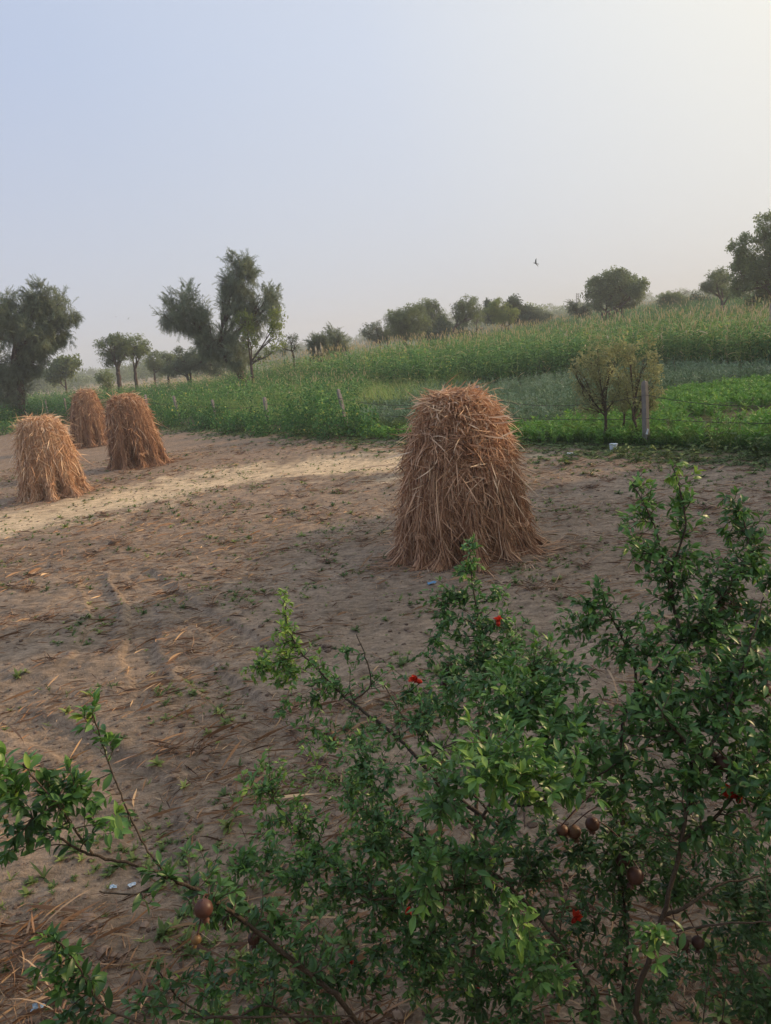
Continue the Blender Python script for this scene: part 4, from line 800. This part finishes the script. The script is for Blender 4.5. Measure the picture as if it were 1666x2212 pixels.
# birds in flight (one body each: trunk, wings, tail)
def bird(px, py, Yd, span, yaw, bank, label):
    c = W(px, py, Yd); b = MB(); s_ = span / 2
    b.tube([(0, -.34 * s_, 0), (0, -.15 * s_, 0), (0, .08 * s_, .01), (0, .26 * s_, .01), (0, .36 * s_, 0), (0, .42 * s_, -.01)], np.array([.02, .07, .09, .06, .05, .01]) * s_, 8, .3)
    for sg in (-1, 1):
        u = np.linspace(0, 1, 7); lead = np.stack([sg * u * s_, .16 * s_ * np.sin(u * 2.6) - .34 * s_ * u ** 2 + .04 * s_, .30 * s_ * np.sin(u * 1.9)], 1); ch = .26 * s_ * (1 - u ** 2.5) + .02 * s_
        V = np.vstack([lead, lead - np.stack([0 * u, ch, 0 * u], 1), lead + [0, 0, -.012 * s_]]); f = [(i, i + 1, i + 8, i + 7) for i in range(6)] + [(14 + i, 14 + i + 1, i + 8, i + 7) for i in range(6)]
        b.add(V, f, .3)
    b.add(np.array([(-.04, -.3, 0), (.04, -.3, 0), (.13, -.62, 0), (0, -.56, .01), (-.13, -.62, 0)]) * s_, [(0, 1, 2, 3), (0, 3, 4, 4)][:1], .3); b.add(np.array([(-.04, -.3, 0), (0, -.56, .01), (-.13, -.62, 0)]) * s_, [(0, 1, 2)], .3)
    o = b.build('bird', M['feather'], loc=(0, 0, 0)); o.location = tuple(c); o.rotation_euler = (R(bank[0]), R(bank[1]), R(yaw)); tag(o, label, 'bird', 'birds flying in the sky')
bird(1157, 569, 38, .54, 70, (25, 40), 'largest dark bird, flying right of the middle above the field')
bird(250, 684, 70, .40, 20, (10, 20), 'tiny bird above the close pair of trees, left one of two')
bird(277, 689, 70, .40, 50, (0, -25), 'tiny bird above the close pair of trees, right one of two')
bird(324, 661, 70, .36, 90, (20, 30), 'tiny bird just left of the tall leaning tree')

# ------------------------------------------------------------------ pomegranate shrubs
def smooth_path(P, k=6):
    P = np.asarray(P, float); n_ = len(P); out_ = []
    for i in range(n_ - 1):
        p0, p1, p2, p3 = P[max(i-1, 0)], P[i], P[i+1], P[min(i+2, n_-1)]
        for t in np.linspace(0, 1, k, endpoint=False):
            out_.append(.5 * ((2*p1) + (-p0+p2)*t + (2*p0-5*p1+4*p2-p3)*t*t + (-p0+3*p1-3*p2+p3)*t**3))
    out_.append(P[-1]); return np.array(out_)
def pleaf(r, L=1.0):        # oblong glossy leaf, folded along the midrib, tip curling
    n_ = 5; t = np.linspace(0, 1, n_ + 1); pr = np.array([.10, .62, .95, 1.0, .66, .05]) * .185 * L; cu = r.uniform(.05, .35)
    v = np.zeros((n_ + 1, 3, 3))
    for k, s_ in enumerate((-1, 0, 1)): v[:, k] = np.stack([s_ * pr, L * t * (1 - .1 * cu), -cu * L * t ** 2 + abs(s_) * .35 * pr], 1)
    i = np.arange(n_); f = np.vstack([np.stack([3*i+k, 3*i+k+1, 3*i+k+4, 3*i+k+3], 1) for k in (0, 1)]); return v.reshape(-1, 3), f
rp_ = np.random.default_rng(41); PL = [as_T(*pleaf(rp_), 0.) for _ in range(6)]
def shrub(label, base, stems, lobes, fruits, flowers, seed):
    """stems: picture paths (px, py, distance) of the boughs seen, from the root up; lobes: (px, py, rx, ry, distance, twigs, tone, leaf length)"""
    r = np.random.default_rng(seed); root = np.array([base[0], base[1], 0.]); t = thing('pomegranate_shrub', label, 'shrub', root, 'pomegranate shrubs in the foreground')
    nodes = []; sm = MB()
    for st in stems:
        r0 = st[0]; P = [W(*q) for q in st[1]]
        if st[2]: P = [root + np.append(r.normal(0, .05, 2), -.05), root * .6 + P[0] * .4 + [0, 0, -.05]] + P
        P = smooth_path(P) - root; P[1:-1] += r.normal(0, .0015, (len(P) - 2, 3)); rad = np.linspace(r0, max(.0022, r0 * .22), len(P)); sm.tube(P, rad, 7, r.uniform(.3, .7), cap=False)
        for i in range(1 if not st[2] else 6, len(P)): nodes.append((P[i], rad[i]))
    NP = np.array([q[0] for q in nodes]); NR = np.array([q[1] for q in nodes])
    tw = MB(); lfm = MB(); LP, LD, LS, LA, LR = [], [], [], [], []
    for (px, py, rx, ry, Yd, ntw, tone, ll) in lobes:
        c = W(px, py, Yd); s_ = (c - EYE) @ Fd / F
        for i in range(int(ntw * (1.3 if py < 1780 or px < 700 else 1.75))):
            d = unit(1, r)[0] * r.uniform(.15, 1) ** .5 * 1.45; e_ = c + Rt * d[0] * rx * s_ + Up * d[2] * ry * s_ + Fd * d[1] * min(.5, max(rx, ry) * s_ * .8); e_ = e_ - root
            if e_[2] < .12: e_[2] = .12 + r.random() * .2
            dist = np.linalg.norm((NP - e_) * [1, 1, .8], axis=1) + .5 * np.maximum(NP[:, 2] - e_[2], 0) + r.random(len(NP)) * .08; j = int(np.argmin(dist)); a_ = NP[j]; D = np.linalg.norm(e_ - a_)
            if D > .55:
                mid0 = a_ + (e_ - a_) * (1 - .30 / D) + r.normal(0, .04, 3); P = smooth_path([a_, (a_ + mid0) / 2 + [0, 0, -.04 * D] + r.normal(0, .04 * D, 3), mid0, e_], 5)
            else: P = smooth_path([a_, (a_ + e_) / 2 + r.normal(0, .05 * D + .005, 3) - [0, 0, .03 * D], e_], 6)
            r0 = min(NR[j] * .7, .0022 + .0045 * D); tw.tube(P, np.linspace(r0, .0010, len(P)), 4, r.uniform(.35, .9), cap=False)
            if i % 6 == 0:
                NP = np.vstack([NP, P[len(P)//2], P[-4]]); NR = np.append(NR, [r0 * .6, r0 * .4])
            seg = np.linalg.norm(np.diff(P, axis=0), axis=1); cum = np.concatenate([[0], np.cumsum(seg)]); Lt = cum[-1]
            st_ = max(0, Lt - r.uniform(.16, .34)); ks = np.arange(st_, Lt, r.uniform(.024, .038)); tdir = P[-1] - P[-3]; tdir /= np.linalg.norm(tdir) + 1e-9
            tn = tone + r.normal(0, .07)
            for q_, kk in enumerate(ks):
                if r.random() < .08: continue
                pt = np.array([np.interp(kk, cum, P[:, z]) for z in range(3)]); i2 = min(len(P) - 2, int(np.searchsorted(cum, kk))); td = P[i2+1] - P[max(i2-1, 0)]; td /= np.linalg.norm(td) + 1e-9
                sd = np.cross(td, unit(1, r)[0]); sd /= np.linalg.norm(sd) + 1e-9; fr = (kk - st_) / max(Lt - st_, 1e-6)
                for sg in (-1, 1):
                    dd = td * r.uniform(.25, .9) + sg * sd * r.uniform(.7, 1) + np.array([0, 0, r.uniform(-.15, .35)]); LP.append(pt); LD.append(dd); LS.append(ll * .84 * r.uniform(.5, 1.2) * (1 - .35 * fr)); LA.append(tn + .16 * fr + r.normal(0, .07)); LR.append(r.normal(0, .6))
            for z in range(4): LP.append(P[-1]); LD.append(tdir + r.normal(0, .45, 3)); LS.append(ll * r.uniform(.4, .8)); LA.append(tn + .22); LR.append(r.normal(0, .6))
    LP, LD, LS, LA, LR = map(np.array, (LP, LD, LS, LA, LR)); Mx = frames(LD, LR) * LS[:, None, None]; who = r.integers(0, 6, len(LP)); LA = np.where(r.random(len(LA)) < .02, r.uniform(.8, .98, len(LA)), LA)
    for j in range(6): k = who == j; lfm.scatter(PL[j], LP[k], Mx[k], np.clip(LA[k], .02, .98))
    sm.build('stems', M['shrub_wood'], t, smooth=True); tw.build('twigs', M['shrub_wood'], t); lfm.build('foliage', M['shrub_leaf'], t, smooth=True); print(label, 'leaves', len(LP))
    # fruit: globe with a toothed crown, hanging from a short stalk
    for (px, py, Yd, dia, tn) in fruits:
        c = W(px, py, Yd + .08) - root; b = MB(); th = np.linspace(0, 2 * np.pi, 15)[:-1]; rr_ = dia * .43; ax = np.array([r.normal(0, .25), r.normal(0, .25), -1]); ax /= np.linalg.norm(ax)
        zs = np.array([-1, -.93, -.75, -.4, 0, .4, .7, .88, .98, 1.06, 1.22, 1.42]); rad = np.array([.05, .34, .66, .93, 1.0, .92, .68, .42, .27, .26, .33, .46]) * rr_
        P = c + ax * (zs * rr_)[:, None]; b.tube(P, rad, 14, tn)
        for q in range(6):
            a_ = q * np.pi / 3; e1 = np.cross(ax, [1, 0, 0]); e1 /= np.linalg.norm(e1); e2 = np.cross(ax, e1); d = e1 * math.cos(a_) + e2 * math.sin(a_); s2 = np.cross(d, ax)
            p_ = c + ax * rr_ * 1.36 + d * rr_ * .34; b.add([p_ + s2 * rr_ * .16, p_ - s2 * rr_ * .16, p_ + ax * rr_ * .42 + d * rr_ * .20], [(0, 1, 2)], min(1, tn + .2))
        dist = np.linalg.norm(NP - (c + [0, 0, rr_ * 1.6]), axis=1); j = int(np.argmin(dist)); b.tube(smooth_path([NP[j], (NP[j] + c - ax * rr_) / 2 + [0, 0, .01], c - ax * rr_ * .97], 4), .0024, 5, .35)
        b.build('fruit', M['fruit'], t, smooth=True)
    for (px, py, Yd, s_) in flowers:
        c = W(px, py, Yd) - root; s_ *= .85; b = MB(); ax = unit(1, r)[0] * .6 + [0, 0, .7]; ax /= np.linalg.norm(ax); b.tube([c - ax * s_ * .5, c - ax * s_ * .25, c, c + ax * s_ * .15], np.array([.10, .24, .20, .30]) * s_, 8, .1)
        for q in range(9):
            dd = ax * r.uniform(.6, 1.2) + unit(1, r)[0] * .75; v, f = leafT(s_ * r.uniform(.5, .8), s_ * .5, n=3); b.add(place(v, frames(dd[None], r.normal(0, .6, 1))[0], c + ax * s_ * .1), f, r.uniform(.3, 1))
        b.build('flower', M['flower'], t)
        j = int(np.argmin(np.linalg.norm(NP - c, axis=1))); bb = MB(); bb.tube([NP[j], c - ax * s_ * .45], .0018, 4, .5); bb.build('flower_stalk', M['shrub_wood'], t)
# right shrub
shrub('tall pomegranate shrub at the right edge, dark leaves and most of the fruit', (1.25, 2.35),
  [(0.0108, [(1385, 2210, 2.1), (1406, 2063, 2.1), (1434, 1976, 2.1), (1472, 1818, 2.15), (1488, 1725, 2.2), (1521, 1640, 2.25), (1556, 1560, 2.3), (1591, 1476, 2.35), (1625, 1380, 2.4), (1650, 1290, 2.45)], True),
   (0.0094, [(1357, 2210, 2.5), (1355, 2063, 2.5), (1345, 1900, 2.5), (1336, 1790, 2.55), (1310, 1742, 2.6), (1290, 1690, 2.6)], True),
   (0.0101, [(1345, 1780, 2.55), (1345, 1620, 2.6), (1350, 1544, 2.65), (1373, 1499, 2.7), (1434, 1430, 2.75), (1476, 1377, 2.8), (1530, 1330, 2.8), (1575, 1270, 2.85), (1614, 1205, 2.9), (1612, 1140, 2.95), (1580, 1075, 3.0)], False),
   (0.0065, [(1373, 1499, 2.7), (1371, 1440, 2.75), (1345, 1380, 2.8), (1310, 1310, 2.8)], False),
   (0.0065, [(1476, 1377, 2.8), (1455, 1310, 2.85), (1440, 1240, 2.9), (1412, 1130, 3.0), (1366, 1045, 3.1)], False),
   (0.0058, [(1455, 1310, 2.85), (1453, 1228, 2.9), (1480, 1140, 2.9), (1470, 1060, 2.95), (1452, 1005, 3.0)], False),
   (0.0072, [(1434, 1976, 2.1), (1480, 1960, 2.1), (1560, 1910, 2.15), (1666, 1890, 2.2)], False),
   (0.0058, [(1420, 2030, 2.1), (1480, 2010, 2.0), (1560, 1995, 1.95), (1680, 1992, 1.9)], False),
   (0.0072, [(1470, 1820, 2.15), (1540, 1770, 2.2), (1600, 1700, 2.2), (1680, 1600, 2.2)], False),
   (0.0065, [(1521, 1640, 2.25), (1460, 1580, 2.3), (1420, 1520, 2.3)], False)],
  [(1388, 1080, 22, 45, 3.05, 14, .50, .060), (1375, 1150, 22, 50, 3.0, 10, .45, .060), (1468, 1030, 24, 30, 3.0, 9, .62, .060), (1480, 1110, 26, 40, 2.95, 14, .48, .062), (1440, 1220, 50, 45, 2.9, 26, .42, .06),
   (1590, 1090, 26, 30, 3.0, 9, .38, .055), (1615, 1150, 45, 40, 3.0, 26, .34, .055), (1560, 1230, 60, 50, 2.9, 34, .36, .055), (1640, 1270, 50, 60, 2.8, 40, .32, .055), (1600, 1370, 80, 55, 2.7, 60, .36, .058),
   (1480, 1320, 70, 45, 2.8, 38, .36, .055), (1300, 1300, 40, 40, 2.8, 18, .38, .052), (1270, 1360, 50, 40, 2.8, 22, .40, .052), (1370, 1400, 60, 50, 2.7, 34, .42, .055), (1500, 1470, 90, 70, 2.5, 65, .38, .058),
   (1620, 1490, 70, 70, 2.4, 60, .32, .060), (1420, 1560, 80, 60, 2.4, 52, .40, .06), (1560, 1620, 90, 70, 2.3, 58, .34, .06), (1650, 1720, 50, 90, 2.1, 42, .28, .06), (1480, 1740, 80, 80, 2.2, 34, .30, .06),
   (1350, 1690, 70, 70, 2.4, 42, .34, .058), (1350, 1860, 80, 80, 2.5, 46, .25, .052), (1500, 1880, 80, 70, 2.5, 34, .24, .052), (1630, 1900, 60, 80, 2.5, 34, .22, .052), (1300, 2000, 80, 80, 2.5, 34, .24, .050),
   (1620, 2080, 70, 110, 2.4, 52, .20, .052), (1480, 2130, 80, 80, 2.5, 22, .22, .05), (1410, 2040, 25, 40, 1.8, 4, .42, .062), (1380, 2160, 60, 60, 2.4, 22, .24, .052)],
  [(1560, 1650, 2.2, .065, .3), (1535, 1636, 2.25, .060, .35), (1580, 1660, 2.25, .058, .25), (1505, 1650, 2.2, .055, .2), (1372, 1892, 2.3, .072, .35), (1345, 1858, 2.35, .060, .1), (1280, 1780, 2.4, .062, .3), (1240, 1797, 2.45, .062, .75), (1215, 1795, 2.45, .056, .7), (1632, 1205, 2.9, .062, .8), (1588, 1310, 2.75, .060, .75), (1555, 1322, 2.75, .066, .85), (1652, 1490, 2.3, .06, .6), (1475, 2038, 2.3, .055, .1), (1508, 2036, 2.3, .055, .1), (1245, 1670, 2.5, .050, .3)],
  [(1583, 1715, 2.2, .055), (1596, 1725, 2.2, .045), (1243, 1985, 2.4, .045)], 51)
# middle shrub
shrub('wide pomegranate shrub in the centre with a leafy spire before the big stack', (.55, 2.75),
  [(0.0130, [(1042, 2210, 2.7), (1020, 2008, 2.7), (1024, 1845, 2.75), (1031, 1790, 2.75), (1064, 1725, 2.75), (1112, 1627, 2.8), (1130, 1530, 2.85), (1150, 1440, 2.9)], True),
   (0.0094, [(1026, 1900, 2.72), (1030, 1700, 2.95), (1035, 1560, 3.1), (1050, 1450, 3.3), (1040, 1360, 3.4), (1022, 1270, 3.5), (1014, 1175, 3.6)], False),
   (0.0108, [(1292, 2177, 2.2), (1238, 2079, 2.25), (1172, 1992, 2.3), (1085, 1899, 2.4), (980, 1840, 2.5), (895, 1808, 2.55), (820, 1760, 2.6)], True),
   (0.0101, [(1100, 1800, 2.75), (1010, 1740, 2.85), (925, 1662, 2.95), (854, 1588, 3.1), (776, 1530, 3.2), (737, 1498, 3.3), (698, 1459, 3.35), (651, 1409, 3.45), (622, 1354, 3.5), (614, 1282, 3.6)], False),
   (0.0043, [(760, 1515, 3.25), (800, 1480, 3.3), (790, 1420, 3.35), (770, 1370, 3.4)], False),
   (0.0050, [(1100, 1800, 2.75), (1010, 1700, 2.8), (950, 1620, 2.8), (880, 1560, 2.85), (830, 1480, 2.9)], False),
   (0.0058, [(1031, 1790, 2.75), (960, 1720, 2.4), (930, 1640, 2.3), (990, 1600, 2.2)], False),
   (0.0065, [(1064, 1725, 2.75), (1130, 1740, 2.4), (1250, 1700, 2.3), (1330, 1650, 2.2)], False),
   (0.0058, [(895, 1980, 2.5), (760, 1900, 2.5), (650, 1800, 2.6), (570, 1700, 2.7)], True),
   (0.0050, [(780, 1945, 2.3), (960, 1925, 2.3), (1070, 1898, 2.35)], False)],
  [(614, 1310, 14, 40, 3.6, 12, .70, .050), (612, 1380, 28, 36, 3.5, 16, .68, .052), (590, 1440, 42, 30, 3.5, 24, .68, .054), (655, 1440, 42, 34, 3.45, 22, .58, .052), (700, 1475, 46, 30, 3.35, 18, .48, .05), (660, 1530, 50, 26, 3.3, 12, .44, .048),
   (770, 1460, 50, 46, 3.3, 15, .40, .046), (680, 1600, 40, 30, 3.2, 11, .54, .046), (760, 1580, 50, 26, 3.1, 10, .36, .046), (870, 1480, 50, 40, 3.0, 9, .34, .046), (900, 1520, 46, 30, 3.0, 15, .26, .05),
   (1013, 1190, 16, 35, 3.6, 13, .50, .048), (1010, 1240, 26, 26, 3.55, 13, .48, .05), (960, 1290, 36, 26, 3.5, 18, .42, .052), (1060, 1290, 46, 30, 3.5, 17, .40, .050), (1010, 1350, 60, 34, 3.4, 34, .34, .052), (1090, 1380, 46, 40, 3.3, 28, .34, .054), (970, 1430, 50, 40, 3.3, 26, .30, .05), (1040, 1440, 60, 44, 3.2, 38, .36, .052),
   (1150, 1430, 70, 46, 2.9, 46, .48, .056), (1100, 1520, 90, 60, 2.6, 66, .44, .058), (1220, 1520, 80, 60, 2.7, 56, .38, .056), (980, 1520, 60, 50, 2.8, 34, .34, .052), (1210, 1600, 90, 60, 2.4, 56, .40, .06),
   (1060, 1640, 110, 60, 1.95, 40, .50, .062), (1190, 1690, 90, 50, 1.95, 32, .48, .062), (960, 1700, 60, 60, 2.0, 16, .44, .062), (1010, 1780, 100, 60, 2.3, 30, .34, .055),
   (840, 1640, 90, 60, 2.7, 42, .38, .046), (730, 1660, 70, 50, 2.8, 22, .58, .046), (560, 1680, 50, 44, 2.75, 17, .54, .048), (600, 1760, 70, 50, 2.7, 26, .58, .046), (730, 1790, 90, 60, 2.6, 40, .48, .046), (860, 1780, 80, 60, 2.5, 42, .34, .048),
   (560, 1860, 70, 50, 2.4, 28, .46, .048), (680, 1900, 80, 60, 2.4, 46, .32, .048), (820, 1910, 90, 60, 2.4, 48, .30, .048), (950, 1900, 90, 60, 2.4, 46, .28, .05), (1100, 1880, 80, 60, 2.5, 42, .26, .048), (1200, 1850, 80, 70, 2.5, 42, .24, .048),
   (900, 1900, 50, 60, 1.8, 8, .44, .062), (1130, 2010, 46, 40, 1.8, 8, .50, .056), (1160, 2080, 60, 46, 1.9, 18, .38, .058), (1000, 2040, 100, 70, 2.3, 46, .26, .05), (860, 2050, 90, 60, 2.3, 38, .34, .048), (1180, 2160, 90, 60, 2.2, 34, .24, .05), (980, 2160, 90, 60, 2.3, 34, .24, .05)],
  [(714, 1590, 3.15, .062, .75), (724, 1606, 3.2, .05, .7), (908, 1543, 3.0, .05, .5), (968, 1440, 3.2, .055, .6), (958, 1480, 3.2, .04, .4), (1050, 1590, 2.9, .045, .3)],
  [(901, 1470, 2.95, .055), (1076, 1343, 3.2, .05), (1130, 2062, 2.0, .03), (880, 1970, 2.2, .03), (1030, 2130, 2.4, .05)], 52)
# left-reaching shrub: the low long branch
shrub('low pomegranate shrub sending one long branch to the left edge', (.12, 2.15),
  [(0.0094, [(760, 2190, 2.0), (684, 2118, 2.0), (600, 2050, 2.0), (524, 1988, 2.0), (465, 1947, 1.98), (420, 1920, 1.97), (365, 1897, 1.95), (314, 1874, 1.95), (228, 1854, 1.95), (173, 1838, 1.95), (114, 1800, 1.95), (60, 1760, 1.95), (15, 1700, 1.95)], True),
   (0.0029, [(365, 1897, 1.95), (320, 1840, 1.98), (280, 1760, 2.02), (252, 1692, 2.05), (225, 1620, 2.1), (200, 1540, 2.1)], False),
   (0.0036, [(200, 1845, 1.95), (140, 1760, 1.95), (90, 1700, 1.95), (50, 1650, 1.95)], False),
   (0.0029, [(365, 1897, 1.95), (290, 1930, 1.9), (215, 1925, 1.9)], False),
   (0.0043, [(620, 2190, 2.1), (500, 2200, 2.1), (400, 2170, 2.1), (346, 2102, 2.1)], True),
   (0.0036, [(500, 2230, 1.75), (330, 2215, 1.7), (220, 2170, 1.7), (165, 2080, 1.7), (120, 2030, 1.7)], False),
   (0.0043, [(401, 2198, 1.9), (560, 2196, 1.9), (759, 2195, 1.95)], False)],
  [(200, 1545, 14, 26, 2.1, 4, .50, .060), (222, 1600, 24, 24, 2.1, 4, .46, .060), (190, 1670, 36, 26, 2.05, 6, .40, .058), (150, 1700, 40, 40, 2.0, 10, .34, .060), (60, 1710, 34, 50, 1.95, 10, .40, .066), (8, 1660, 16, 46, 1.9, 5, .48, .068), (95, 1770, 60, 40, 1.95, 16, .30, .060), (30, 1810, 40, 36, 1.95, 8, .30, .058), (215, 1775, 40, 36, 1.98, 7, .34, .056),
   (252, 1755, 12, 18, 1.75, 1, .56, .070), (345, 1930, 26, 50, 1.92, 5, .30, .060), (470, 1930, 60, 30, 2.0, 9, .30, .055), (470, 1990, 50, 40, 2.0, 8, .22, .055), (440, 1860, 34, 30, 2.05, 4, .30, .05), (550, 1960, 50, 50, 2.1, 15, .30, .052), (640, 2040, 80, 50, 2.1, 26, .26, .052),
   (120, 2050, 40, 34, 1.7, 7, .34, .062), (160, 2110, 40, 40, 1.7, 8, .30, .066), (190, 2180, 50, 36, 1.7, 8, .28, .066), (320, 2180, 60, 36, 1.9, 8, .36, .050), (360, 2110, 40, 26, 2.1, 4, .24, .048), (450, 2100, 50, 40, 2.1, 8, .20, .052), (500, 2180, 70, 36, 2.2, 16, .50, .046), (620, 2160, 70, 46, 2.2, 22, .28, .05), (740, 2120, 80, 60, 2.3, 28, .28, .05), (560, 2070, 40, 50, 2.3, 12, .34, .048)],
  [(440, 1963, 1.80, .062, .42), (492, 1987, 1.98, .044, .2), (548, 2028, 2.0, .046, .2), (424, 2030, 1.78, .034, .9)],
  [(760, 2080, 2.3, .02)], 53)

# ------------------------------------------------------------------ haze
hv = MB(); hv.add(*boxv(-1480, 1480, -55, 1480, -12, 45)); hm = bpy.data.materials.new('haze_air'); hm.use_nodes = True; n = hm.node_tree; n.nodes.clear()
o = N(n, 'ShaderNodeOutputMaterial'); v = N(n, 'ShaderNodeVolumePrincipled'); v.inputs['Color'].default_value = (.88, .94, 1.0, 1); v.inputs['Density'].default_value = .0011; v.inputs['Anisotropy'].default_value = .2
n.links.new(v.outputs[0], o.inputs['Volume']); tag(hv.build('haze', hm), kind='stuff')
